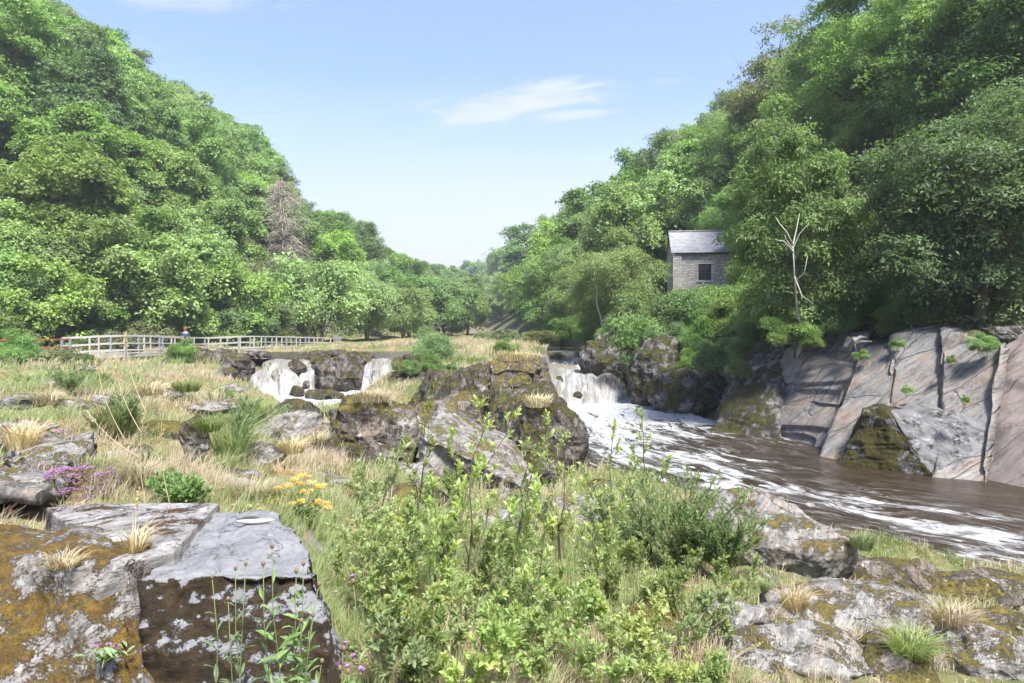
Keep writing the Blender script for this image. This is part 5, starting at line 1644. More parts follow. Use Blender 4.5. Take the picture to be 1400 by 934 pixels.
def slate_mat():
    m, t, b = new_mat('slate_roof_tiles')
    uv = t.new('ShaderNodeUVMap', uv_map='UVMap').outputs[0]
    br = t.new('ShaderNodeTexBrick')
    t.set(br.inputs['Vector'], uv)
    br.inputs['Color1'].default_value = (0.20, 0.197, 0.21, 1)
    br.inputs['Color2'].default_value = (0.29, 0.285, 0.295, 1)
    br.inputs['Mortar'].default_value = (0.11, 0.105, 0.11, 1)
    br.inputs['Scale'].default_value = 1.0
    br.inputs['Mortar Size'].default_value = 0.012
    br.inputs['Brick Width'].default_value = 0.30
    br.inputs['Row Height'].default_value = 0.22
    co = t.new('ShaderNodeTexCoord').outputs['Object']
    col = t.mix(t.math('MULTIPLY', t.ramp(t.noise(co, 3, 5, 0.7), 0.5, 0.7), 0.5), br.outputs[0], (0.31, 0.305, 0.29))
    t.set(b.inputs['Base Color'], col)
    b.inputs['Roughness'].default_value = 0.6
    t.set(b.inputs['Normal'], t.bump(br.outputs['Fac'], -0.8, 0.02))
    return m

hc = P(920, 400, 50.0); hc[2] -= 4.0
house = thing('stone_house', 'small stone house with a slate roof among trees above the gorge', 'house', tuple(hc), rz=-0.14)
Wd, Dp, Hw, Hr = 6.6, 4.8, 1.6 + 55 * 50 / F + 0.0, 1.75
Hw = 4.0 + 55 * 50 / F
wallM = stone_wall_mat()
# walls with a window opening in the front
mb = MB()
wx0, wx1 = (954 - 920) * 50 / F, (971 - 920) * 50 / F
wz0, wz1 = 4.0 + (400 - 384) * 50 / F, 4.0 + (400 - 361.5) * 50 / F
t0 = 0.45
def slabbox(x0, x1, y0, y1, z0, z1): mb.box(((x0 + x1) / 2, (y0 + y1) / 2, (z0 + z1) / 2), (x1 - x0, y1 - y0, z1 - z0))
slabbox(0, wx0, 0, t0, 0, Hw); slabbox(wx1, Wd, 0, t0, 0, Hw); slabbox(wx0, wx1, 0, t0, 0, wz0); slabbox(wx0, wx1, 0, t0, wz1, Hw)
slabbox(0, Wd, Dp - t0, Dp, 0, Hw)
for x0 in (0.0, Wd - t0):
    slabbox(x0, x0 + t0, t0, Dp - t0, 0, Hw)
    v = [(x0, 0.02, Hw), (x0 + t0, 0.02, Hw), (x0 + t0, Dp - 0.02, Hw), (x0, Dp - 0.02, Hw), (x0, Dp / 2, Hw + Hr - 0.06), (x0 + t0, Dp / 2, Hw + Hr - 0.06)]
    mb.add(v, tris=[(0, 4, 3), (1, 2, 5)], quads=[(0, 1, 5, 4), (3, 4, 5, 2), (0, 3, 2, 1)])
link('wall', mb.mesh('wall', False), wallM, house)
mb = MB(); mb.box((0.30, -0.07, Hw / 2 - 0.06), (0.62, 0.16, Hw - 0.12))
link('corner_pier', mb.mesh('corner_pier', False), wallM, house)
# roof: two slopes with thickness
roofM = slate_mat()
ov, th = 0.16, 0.07
def slope(s):
    y0 = -ov if s < 0 else Dp + ov
    z0 = Hw - ov * Hr / (Dp / 2)
    a = np.array([-0.12, y0, z0]); b_ = np.array([Wd + 0.12, y0, z0]); c = np.array([Wd + 0.12, Dp / 2, Hw + Hr]); d = np.array([-0.12, Dp / 2, Hw + Hr])
    up = np.array([0, 0, th])
    V = np.array([a, b_, c, d, a + up, b_ + up, c + up, d + up])
    ln = np.linalg.norm(d - a)
    uvs = np.array([(0, 0), (Wd, 0), (Wd, ln), (0, ln)] * 2)
    q = [(0, 3, 2, 1), (4, 5, 6, 7), (0, 1, 5, 4), (1, 2, 6, 5), (2, 3, 7, 6), (3, 0, 4, 7)]
    return mesh_np('roof_slope', V, quads=q, smooth_sh=False, uv=uvs)
link('roof_slope', slope(-1), roofM, house); link('roof_slope', slope(1), roofM, house)
mb = MB(); mb.tube([(-0.13, Dp / 2, Hw + Hr + th), (Wd + .13, Dp / 2, Hw + Hr + th)], [0.10, 0.10], 8)
link('ridge', mb.mesh('ridge'), roofM, house)
M_FRAME = plain('dark_window_frame', (0.03, 0.03, 0.035), 0.6)
M_GLASS, tg, bgl = new_mat('dark_window_glass')
bgl.inputs['Base Color'].default_value = (0.012, 0.014, 0.018, 1); bgl.inputs['Roughness'].default_value = 0.08; bgl.inputs['Specular IOR Level'].default_value = 0.5
win = thing('window', None, None, (0, 0, 0)); win.parent = house
cx_, cz_ = (wx0 + wx1) / 2, (wz0 + wz1) / 2
mb = MB()
ww, hh2 = wx1 - wx0, wz1 - wz0
mb.box((wx0 + .035, .16, cz_), (.07, .07, hh2)); mb.box((wx1 - .035, .16, cz_), (.07, .07, hh2)); mb.box((cx_, .16, wz0 + .035), (ww - .14, .07, .07)); mb.box((cx_, .16, wz1 - .035), (ww - .14, .07, .07))
mb.box((cx_, .165, cz_), (.04, .05, hh2 - .14)); mb.box((cx_, .168, cz_), (ww - .14, .045, .04))
link('window_frame', mb.mesh('window_frame', False), M_FRAME, win)
mb = MB(); mb.box((cx_, .20, cz_), (ww - .02, .012, hh2 - .02))
link('pane', mb.mesh('pane', False), M_GLASS, win)
M_SILL = plain('pale_stone_sill', (0.42, 0.41, 0.39), 0.8)
mb = MB(); mb.box((cx_, -0.02, wz0 - 0.045), (ww + .2, .14, .085))
link('sill', mb.mesh('sill', False), M_SILL, win)
mb = MB(); mb.tube([(0.1, -0.2, Hw - 0.10), (Wd, -0.2, Hw - 0.12)], [0.06, 0.06], 8)
link('gutter', mb.mesh('gutter'), M_FRAME, house)

# ---------------- thin summer haze round the whole valley
mb = MB()
mb.box((0, 290, 59), (1700, 860, 126))
hz_ = link('haze', mb.mesh('haze', False), None)
hm = bpy.data.materials.new('haze_air'); hm.use_nodes = True
for n_ in list(hm.node_tree.nodes):
    if n_.type != 'OUTPUT_MATERIAL': hm.node_tree.nodes.remove(n_)
pv = hm.node_tree.nodes.new('ShaderNodeVolumePrincipled')
pv.inputs['Color'].default_value = (0.88, 0.93, 1.0, 1)
pv.inputs['Density'].default_value = 0.0006
pv.inputs['Anisotropy'].default_value = 0.2
hm.node_tree.links.new(pv.outputs[0], [n_ for n_ in hm.node_tree.nodes if n_.type == 'OUTPUT_MATERIAL'][0].inputs['Volume'])
hz_.data.materials.append(hm)
hz_['kind'] = 'stuff'
hz_['label'] = 'thin pale haze filling the air of the valley'
# ================================================================ small plants and grass
SG = 0.08
SX0, SY0, SNX, SNY = -12.0, 1.0, 300, 560
SURF = np.full((SNX, SNY), -9.0)
bpy.context.view_layer.update()
for o in list(COL.objects):
    if o.type == 'MESH' and o.get('category') in ('rock', 'block') and o.location.y < 46:
        n = len(o.data.vertices)
        v = np.zeros(n * 3, dtype=np.float32); o.data.vertices.foreach_get('co', v)
        v = v.reshape(-1, 3) + np.array(o.location)
        ix = ((v[:, 0] - SX0) / SG).astype(int); iy = ((v[:, 1] - SY0) / SG).astype(int)
        k = (ix >= 0) & (ix < SNX) & (iy >= 0) & (iy < SNY)
        np.maximum.at(SURF, (ix[k], iy[k]), v[k, 2])
for _ in range(2):        # close small holes between far vertices
    nb = np.stack([np.roll(SURF, s, a) for a in (0, 1) for s in (1, -1)])
    SURF = np.where(SURF < -5, np.where((nb > -5).sum(0) >= 2, nb.max(0), SURF), SURF)


def rock_z(x, y):
    ix = ((np.asarray(x) - SX0) / SG).astype(int); iy = ((np.asarray(y) - SY0) / SG).astype(int)
    ok_ = (ix >= 0) & (ix < SNX) & (iy >= 0) & (iy < SNY)
    return np.where(ok_, SURF[np.clip(ix, 0, SNX - 1), np.clip(iy, 0, SNY - 1)], -9.0)


def surf1(x, y):
    return max(gh(x, y), float(rock_z(np.array([x]), np.array([y]))[0]))


def blades(P0, L, W, lean, az, bend):
    """tapered bent grass blades, five vertices each"""
    n = len(P0)
    d = np.stack([np.cos(az), np.sin(az), np.zeros(n)], -1)
    s = np.stack([-np.sin(az + 0.6), np.cos(az + 0.6), np.zeros(n)], -1)
    up = np.array([0, 0, 1.0])
    L = L[:, None]; W = W[:, None]; lean = lean[:, None]; bend = bend[:, None]
    m = P0 + d * L * 0.5 * lean + up * L * 0.5
    tip = P0 + d * L * (lean + bend) + up * L * (1 - 0.5 * bend - 0.25 * lean)
    V = np.stack([P0 - s * W / 2, P0 + s * W / 2, m + s * W * 0.42, m - s * W * 0.42, tip], 1).reshape(-1, 3)
    k = np.arange(n)[:, None] * 5
    return V, k + np.array([[3, 2, 4]]), k + np.array([[0, 1, 2, 3]])


def leaf8(B, T, N, L, W, arch=0.15, fold=0.18):
    n = len(B)
    T = nrm(T); N = nrm(N - T * (N * T).sum(1, keepdims=True)); S = np.cross(T, N)
    L = np.broadcast_to(L, (n,))[:, None]; W = np.broadcast_to(W, (n,))[:, None]
    m1 = B + T * L * .42 + N * L * arch * 0.5; m2 = B + T * L * .76 + N * L * arch * 0.35; tip = B + T * L - N * L * arch * 0.3
    V = np.stack([B, m1 + S * W / 2 + N * W * fold, m1, m1 - S * W / 2 + N * W * fold, m2 + S * W * .40 + N * W * fold * .8, m2, m2 - S * W * .40 + N * W * fold * .8, tip], 1).reshape(-1, 3)
    k = np.arange(n)[:, None] * 8
    tr = np.concatenate([k + np.array([[0, 3, 2]]), k + np.array([[0, 2, 1]]), k + np.array([[4, 5, 7]]), k + np.array([[5, 6, 7]])], 1).reshape(-1, 3)
    q = np.concatenate([k + np.array([[1, 2, 5, 4]]), k + np.array([[2, 3, 6, 5]])], 1).reshape(-1, 4)
    return V, tr, q


M_GGREEN = leaf_mat('green_grass_blades', (0.125, 0.185, 0.045), (0.23, 0.29, 0.09), 0.38, hue=0.01, yellow=(0.34, 0.27, 0.12), yamt=0.18)
M_GDRY = leaf_mat('straw_grass_blades', (0.37, 0.295, 0.15), (0.56, 0.47, 0.28), 0.28, hue=0.008, yellow=(0.36, 0.19, 0.085), yamt=0.26)
M_UNDER = leaf_mat('herb_leaves', (0.155, 0.21, 0.045), (0.28, 0.33, 0.09), 0.42, hue=0.01, yellow=(0.28, 0.25, 0.05), yamt=0.10)
M_SHRUB = leaf_mat('shrub_leaves', (0.25, 0.315, 0.085), (0.37, 0.43, 0.155), 0.46, rough=0.42, hue=0.015, yellow=(0.34, 0.33, 0.08), yamt=0.14)
M_SHRUB2 = leaf_mat('thicket_leaves', (0.20, 0.275, 0.075), (0.315, 0.39, 0.13), 0.46, rough=0.42, hue=0.015, yellow=(0.28, 0.27, 0.06), yamt=0.08)
M_BLUE = leaf_mat('narrow_willow_leaves', (0.19, 0.275, 0.105), (0.29, 0.37, 0.155), 0.44, rough=0.42, hue=0.01)
M_HERB = leaf_mat('herb_green_leaves', (0.135, 0.215, 0.065), (0.235, 0.33, 0.12), 0.42, hue=0.01)
M_MOSSC = leaf_mat('moss_cushion_leaves', (0.15, 0.105, 0.02), (0.26, 0.20, 0.045), 0.2, hue=0.01)
M_STEM = plain('shrub_stems', (0.13, 0.105, 0.075), 0.85, 0.3, 20)
M_GSTEM = plain('green_stems', (0.13, 0.17, 0.06), 0.75, 0.25, 20)
M_STALK = plain('straw_stalks', (0.46, 0.37, 0.22), 0.85, 0.25, 20)
M_PURP = leaf_mat('purple_petals', (0.29, 0.085, 0.36), (0.46, 0.19, 0.52), 0.3, hue=0.01)
M_YELL = leaf_mat('yellow_petals', (0.56, 0.33, 0.008), (0.70, 0.47, 0.015), 0.3, hue=0.005)
M_BUD = plain('brown_bud', (0.17, 0.115, 0.075), 0.9, 0.3, 60)


def in_water(x, y):
    b_ = np.zeros(x.shape, bool)
    for poly in (LOWER, POOL, UP1, UP2, UP3):
        b_ |= sdf_poly(x, y, poly) < 0.25
    return b_


def scatter(n, y0, y1, seed, a0=-44, a1=46):
    rs = RS(seed)
    th = np.radians(rs.uniform(a0, a1, n))
    r = np.exp(rs.uniform(math.log(y0), math.log(y1), n))
    return r * np.sin(th), r * np.cos(th), rs


def pxy(x, y, z):
    return 700 + x * F / y, HOR + (H - z) * F / y


gx_, gy_, rs = scatter(780000, 2.0, 66, 5)
k = ~in_water(gx_, gy_)
_, dl_, dr_ = hills(gx_, gy_)
k &= (dl_ < 2.5) & (dr_ < 0.3)
k &= ~((gx_ > 3.5) & (gy_ > 13.5))
gx_, gy_ = gx_[k], gy_[k]
gz_ = ground_h(gx_, gy_)
k = gz_ > 0.18
gx_, gy_, gz_ = gx_[k], gy_[k], gz_[k]
rz_ = rock_z(gx_, gy_)
onrock = rz_ > gz_ + 0.03
pp_ = np.stack([gx_, gy_, 0 * gx_], -1)
patch = fbm(pp_ * 0.55, 71, 3); patch2 = fbm(pp_ * 1.7, 72, 3); tuft = fbm(pp_ * 5.0, 73, 2)
ppx, ppy = pxy(gx_, gy_, gz_)
rnd_ = RS(6).uniform(0, 1, len(gx_))
# clumpy cover, sparse on rock tops
dens = smooth(-0.8, 0.0, tuft + 0.6 * patch2)
thick = (ppx > 470) & (ppx < 1040) & (ppy > 640)
dens = np.where(thick, dens * 0.45, dens)
dens = np.where(onrock, np.where(gy_ > 14, 0.22, 0.05) * smooth(0.1, 0.45, patch2 + 0.5 * tuft), dens)
dens = np.where(onrock & (gy_ < 6.5) & (gx_ < -0.4), 0, dens)
dens = np.where(gy_ > 45, 1.0, dens)
keepm = rnd_ < dens
gx_, gy_, gz_, onrock, patch, patch2, tuft, rz_, ppx, ppy = [a[keepm] for a in (gx_, gy_, gz_, onrock, patch, patch2, tuft, rz_, ppx, ppy)]
rs = RS(8)
n = len(gx_)
zz = np.where(onrock, rz_, gz_) - 0.015
L = (0.05 + 0.17 * rs.uniform(0, 1, n) ** 1.6) * (0.9 + 0.9 * smooth(-0.2, 0.5, tuft)) * (1 + 0.075 * np.minimum(gy_, 20))
L = np.where(gy_ > 45, rs.uniform(0.25, 0.8, n) * np.where(gx_ < -12, 0.42, 1.0), L)
L = np.where(onrock, L * 0.55, L)
L = np.where((gx_ > 1.6) & (gy_ < 13), L * 0.6, L)
L = np.where(gy_ < 40, L * 0.66, L)
Wd_ = 0.0020 + 0.00070 * gy_
Wd_ *= rs.uniform(0.7, 1.3, n)
azi = rs.uniform(0, 2 * pi, n) * 0.55 + 2.0 * patch2
lean = rs.uniform(0.05, 0.55, n); bend = rs.uniform(0.0, 0.5, n)
greenness = patch * 1.6 + 0.6 * patch2 + 0.25 * rs.normal(size=n) - 0.02
greenness = np.where(gy_ > 45, greenness * 0.4 - 0.12, greenness)
greenness = np.where(thick[keepm], greenness + 0.25, greenness + 0.03)
isg = greenness > 0.06
P0 = np.stack([gx_, gy_, zz], -1)
for nm, sel, mt in (('green_grass', isg, M_GGREEN), ('dry_grass', ~isg, M_GDRY)):
    V, T_, Q_ = blades(P0[sel], L[sel], Wd_[sel], lean[sel], azi[sel], bend[sel])
    o = link(nm, mesh_np(nm, V, T_, Q_, False), mt)
    tag(o, 'green grass growing over the banks and meadow' if nm[0] == 'g' else 'dry straw-coloured grass over the banks and meadow', 'grass', kind='stuff')

# low leafy ground cover, thickest under the thicket, with mossy sprigs on the open rock
ux, uy, rs = scatter(200000, 2.3, 26, 15)
k = ~in_water(ux, uy)
k &= ~((ux > 3.3) & (uy > 13.5))
ux, uy = ux[k], uy[k]
uz = ground_h(ux, uy)
ur = rock_z(ux, uy)
q3 = np.stack([ux, uy, 0 * ux], -1)
f1_ = fbm(q3 * 1.3, 81, 3) + 0.5 * fbm(q3 * 6, 82, 2)
upx, upy = pxy(ux, uy, uz)
thickz = smooth(430, 520, upx) * smooth(1070, 960, upx) * smooth(625, 700, upy)
pk = np.where(thickz > 0.3, 0.55 * smooth(-0.1, 0.45, f1_), 0.30 * smooth(0.05, 0.5, f1_))
pk = np.where(ur > uz + 0.05, pk * 0.12, pk)
pk = np.where((ur > uz + 0.03) & (uy < 6.5) & (ux < -0.4), 0, pk)
k = (rs.uniform(0, 1, len(ux)) < pk) & (uz > 0.2)
ux, uy, uz, ur, thickz = ux[k], uy[k], uz[k], ur[k], thickz[k]
n = len(ux)
lift = rs.uniform(0, 1, n) ** 1.3 * (0.05 + 0.20 * thickz * (0.5 + 0.5 * fbm(np.stack([ux, uy, 0 * ux], -1) * 2.2, 88, 2)))
B = np.stack([ux, uy, np.maximum(uz, np.where(ur > -5, ur, -9)) + lift], -1)
T_ = np.stack([rs.normal(size=n), rs.normal(size=n), rs.normal(size=n) * 0.5 + 0.25], -1)
N_ = np.stack([rs.normal(size=n) * 0.5, rs.normal(size=n) * 0.5, np.ones(n)], -1)
LL = rs.uniform(0.022, 0.05, n) * (0.85 + 0.04 * uy)
V, tr, q = leaf8(B, T_, N_, LL, LL * rs.uniform(0.42, 0.6, n))
o = link('undergrowth', mesh_np('undergrowth', V, tr, q, False), M_UNDER)
tag(o, 'low leafy ground cover between the rocks and under the thicket', 'undergrowth', kind='stuff')


# bracken and bramble on the slopes below the trees
hx, hy, rs = scatter(420000, 22, 120, 44)
_, hdl, hdr = hills(hx, hy)
k = ((hdl > 0.2) & (hdl < 24)) | ((hdr > -1) & (hdr < 16) & (hx > 6.5) & (hy > 19))
_, _br = dist_line(hx, hy, BASE_R)
dR0, _ = dist_line(hx, hy, BASE_R)
k = ((hdl > 0.2) & (hdl < 24)) | ((-dR0 > 0.2) & (-dR0 < 20))
hx, hy = hx[k], hy[k]
hz = ground_h(hx, hy)
q3 = np.stack([hx, hy, 0 * hx], -1)
hn = fbm(q3 * .35, 91, 4)
n = len(hx)
hz = hz + rs.uniform(0, 1, n) * (0.35 + 1.1 * np.clip(hn + .25, 0, 1))
C = np.stack([hx, hy, hz], -1)
N_ = nrm(rs.normal(size=(n, 3)) * .6 + np.array([0, -.25, 1]))
T_ = rs.normal(size=(n, 3))
ll = (0.07 + 0.0030 * hy) * rs.uniform(.6, 1.4, n)
V, tr = cards(C, N_, T_, ll, ll * .55)
rust = (fbm(q3 * .12, 95, 3) + 0.3 * rs.normal(size=n) > 0.12) & (hx < 0) & (hy < 62)
for nm, sel, mt, lb in (('bramble', ~rust, LM['scrub'], 'tangled green undergrowth on the slopes below the trees'), ('bracken', rust, None, 'rusty and green bracken on the slope foot behind the boardwalk')):
    idx = np.where(sel)[0]
    if mt is None:
        mt = leaf_mat('bracken_fronds', (0.14, 0.10, 0.045), (0.26, 0.16, 0.085), 0.3, hue=0.01, yellow=(0.13, 0.17, 0.04), yamt=0.4)
    vi = (idx[:, None] * 4 + np.arange(4)).ravel()
    kk = np.arange(len(idx))[:, None] * 4
    tt = np.concatenate([kk + np.array([[0, 3, 1]]), kk + np.array([[0, 1, 2]])], 1).reshape(-1, 3)
    tag(link(nm, mesh_np(nm, V[vi], tt, None, False), mt), lb, 'undergrowth', kind='stuff')


# ---------------------------------------------------------------- shrubs with stems
def shoot_leaves(rs, tipp, dirn, nl, L, W, back=0.10, spread=0.9):
    dirn = nrm(np.asarray(dirn, float))
    k = np.linspace(0, 1, nl)
    B = tipp - dirn * (back * (1 - k))[:, None]
    th = np.arange(nl) * 2.4 + rs.uniform(0, 6)
    a = nrm(np.cross(dirn, [0.31, 0.7, 0.2])); b_ = np.cross(dirn, a)
    out = a * np.cos(th)[:, None] + b_ * np.sin(th)[:, None]
    T = out * (spread * (1.15 - 0.6 * k))[:, None] + dirn + rs.normal(size=(nl, 3)) * 0.12
    N = dirn * 1.0 - out * 0.3 + rs.normal(size=(nl, 3)) * 0.18 + np.array([0, 0, 0.4])
    ll = L * rs.uniform(0.7, 1.2, nl) * (0.75 + 0.25 * np.sin(k * pi))
    return B, T, N, ll, ll * W / L * rs.uniform(0.85, 1.15, nl)


def sapling(name, label, base, tops, leafmat, seed, L=0.05, W=0.021, side=7, nl=8, r=0.006, start=0.3, slen=0.18, group=None, cat='shrub', stemmat=None, back=0.09, spread=0.9, mids=0):
    rs = RS(seed)
    base = np.asarray(base, float)
    o = thing(name, label, cat, tuple(base), group=group)
    mb = MB(); acc = [[], [], [], [], []]
    def put(*a):
        for l_, v_ in zip(acc, a): l_.append(v_)
    for tp in tops:
        tp = np.asarray(tp, float) - base
        ln = np.linalg.norm(tp)
        k = np.linspace(0, 1, 7)[:, None]
        hor = tp * np.array([1, 1, 0])
        pts = np.array([0, 0, 1]) * tp[2] * k + hor * (k ** 1.25) + np.r_[np.zeros((1, 3)), rs.normal(size=(6, 3)) * 0.02 * ln * np.array([1, 1, .2])]
        pts[0] += np.array([rs.normal() * .02, rs.normal() * .02, -0.06])
        mb.tube(pts, r * (1.15 - 0.85 * k[:, 0]) * max(0.6, ln), 5)
        put(*shoot_leaves(rs, pts[-1], pts[-1] - pts[-2], nl + 3, L, W, back * 1.4, spread))
        for i in range(side):
            t_ = start + (1 - start) * (i + rs.uniform(0, 1)) / side * 0.96
            j = min(5, int(t_ * 6)); fr = t_ * 6 - j
            p = pts[j] * (1 - fr) + pts[j + 1] * fr
            dm = nrm(pts[j + 1] - pts[j])
            a_ = rs.uniform(0, 2 * pi)
            od = np.array([cos(a_), sin(a_), 0.0])
            dr = nrm(od * rs.uniform(0.5, 1.0) + dm * 0.9 + np.array([0, 0, 0.25]))
            sl = slen * rs.uniform(0.5, 1.3) * (1.25 - 0.7 * t_)
            e = p + dr * sl
            mb.tube([p, p + dr * sl * 0.5 + rs.normal(size=3) * 0.01, e], [r * .5, r * .38, r * .2], 4)
            put(*shoot_leaves(rs, e, dr + np.array([0, 0, .3]), nl, L, W, min(back, sl), spread))
            for _ in range(mids):
                dr2 = nrm(dr + rs.normal(size=3) * 0.7 + np.array([0, 0, .3]))
                p2 = p + dr * sl * rs.uniform(0.3, 0.8); e2 = p2 + dr2 * sl * 0.5
                mb.tube([p2, (p2 + e2) / 2, e2], [r * .3, r * .25, r * .15], 4)
                put(*shoot_leaves(rs, e2, dr2, nl - 1, L, W, min(back, sl * .5), spread))
    link('stems', mb.mesh('stems'), stemmat or M_STEM, o)
    V, tr, q = leaf8(*[np.concatenate(a) for a in acc])
    link('foliage', mesh_np('foliage', V, tr, q, False), leafmat, o)
    return o


def gp(px, py, Y0=3.0):
    """ground point seen at a photo position"""
    Yl = np.exp(np.linspace(math.log(2.2), math.log(60), 500))
    x = (px - 700) * Yl / F
    g = ground_h(x, Yl)
    row = HOR + (H - g) * F / Yl
    i = np.where(row <= py)[0]
    i = i[0] if len(i) else len(Yl) - 1
    return np.array([x[i], Yl[i], g[i]])


SAP = [
    ('tall thin sapling with leaf tufts, in front of the mossy dome rock', (572, 742), [(588, 548), (560, 600)]),
    ('forked sapling whose tips reach the foot of the tall crag', (640, 800), [(655, 548), (618, 590), (700, 560)]),
    ('sapling leaning right in front of the dark rounded boulder', (700, 800), [(748, 566), (722, 600)]),
    ('slim sapling beside the dark rounded boulder', (765, 790), [(772, 592), (745, 610)]),
    ('sapling with bright tips against the foamy river', (835, 770), [(838, 578), (806, 640), (868, 610)]),
    ('slender sapling at the right of the group against the river', (890, 760), [(880, 565), (915, 622)]),
    ('sapling rising behind the yellow flowers', (505, 770), [(545, 615), (500, 640)]),
    ('bare-stemmed sapling in the middle of the thicket', (600, 850), [(598, 655), (650, 640)]),
    ('sapling in the dense middle of the thicket', (735, 870), [(742, 655), (700, 690)]),
    ('short sapling left of the blue-green willow shrub', (820, 830), [(800, 660), (850, 690)]),
]
for i, (lab, b_, tops) in enumerate(SAP):
    g = gp(*b_)
    Y = g[1]
    tp = [P(px, py, Y * (1 + 0.03 * ((j % 3) - 1))) for j, (px, py) in enumerate(tops)]
    sapling('sapling', lab, g, tp, M_SHRUB, 200 + i, L=0.088, W=0.036, side=12, nl=8, r=0.0058, start=0.22, slen=0.20, group='saplings in the thicket', cat='sapling', mids=0)

rq = random.Random(9)
spots = []
for row, (py, n_) in enumerate([(700, 6), (750, 9), (800, 10), (850, 11), (905, 10), (955, 9)]):
    x0, x1 = [(470, 880), (475, 960), (480, 1000), (490, 1010), (500, 1010), (520, 1000)][row]
    for i in range(n_):
        px = x0 + (x1 - x0) * (i + 0.5) / n_ + rq.uniform(-18, 18)
        spots.append((row, i, px, py + rq.uniform(-14, 14)))
RN = ['back row', 'row behind the middle', 'middle row', 'row before the middle', 'second row from front', 'front row']
for row, i, px, py in spots:
    g = gp(px, min(py, 990))
    hgt = rq.uniform(0.28, 0.78) * (1.0 if row < 4 else 0.85)
    ntop = rq.randint(3, 6)
    tp = [g + np.array([rq.uniform(-.26, .26), rq.uniform(-.26, .26), hgt * rq.uniform(0.6, 1.05)]) for _ in range(ntop)]
    sapling('low_shrub', 'low leafy shrub, %s from left, %s of thicket' % (ORD[i], RN[row]), g, tp, M_SHRUB if rq.random() < 0.4 else M_SHRUB2, 300 + row * 20 + i, L=0.060, W=0.025, side=9, nl=7, r=0.004, start=0.2, slen=0.14, group='low shrubs of the thicket', mids=1)

# the blue-green willow shrub on the right
for j, (px, py, topy, wpx, lab) in enumerate([(930, 785, 640, 95, 'bushy blue-green willow shrub with narrow leaves beside the river'), (985, 790, 690, 55, 'smaller narrow-leaved shrub next to the grey bank-tip rock'), (862, 770, 668, 70, 'narrow-leaved shrub on the left of the blue-green willow')]):
    g = gp(px, py)
    sc = g[1] / F
    rs_ = RS(400 + j)
    tp = [g + np.array([rs_.uniform(-1, 1) * wpx * sc, rs_.uniform(-.6, .6) * wpx * sc, 0]) + np.array([0, 0, (py - topy) * sc * rs_.uniform(.5, 1.0)]) for _ in range(34)]
    sapling('willow_shrub', lab, g, tp, M_BLUE, 410 + j, L=0.066, W=0.020, side=14, nl=9, r=0.006, start=0.15, slen=0.2, back=0.14, spread=0.7)


# ---------------------------------------------------------------- tufts, herbs and flowers
def grass_tuft(label, pos, nb, Ln, Wn, mat, seed, spread=0.12, lean=0.5, name='grass_tuft', droop=0.4):
    rs = RS(seed)
    a = rs.uniform(0, 2 * pi, nb); r = np.sqrt(rs.uniform(0, 1, nb)) * spread
    P0 = np.stack([np.cos(a) * r, np.sin(a) * r, np.full(nb, -0.03)], -1)
    V, t_, q = blades(P0, Ln * rs.uniform(0.45, 1.1, nb), Wn * rs.uniform(.7, 1.3, nb), lean * rs.uniform(0.1, 1, nb), a + rs.normal(size=nb) * 0.5, droop * rs.uniform(0.2, 1.2, nb))
    o = link(name, mesh_np(name, V, t_, q, False), mat, loc=pos)
    return tag(o, label, 'grass tuft')


def ts(px, py):
    """first surface (rock or ground) seen at a photo position"""
    Yl = np.exp(np.linspace(math.log(2.2), math.log(44), 900))
    x = (px - 700) * Yl / F
    z = np.maximum(ground_h(x, Yl), rock_z(x, Yl))
    row = HOR + (H - z) * F / Yl
    i = np.where(row <= py)[0]
    i = i[0] if len(i) else len(Yl) - 1
    return np.array([x[i], Yl[i], z[i]])


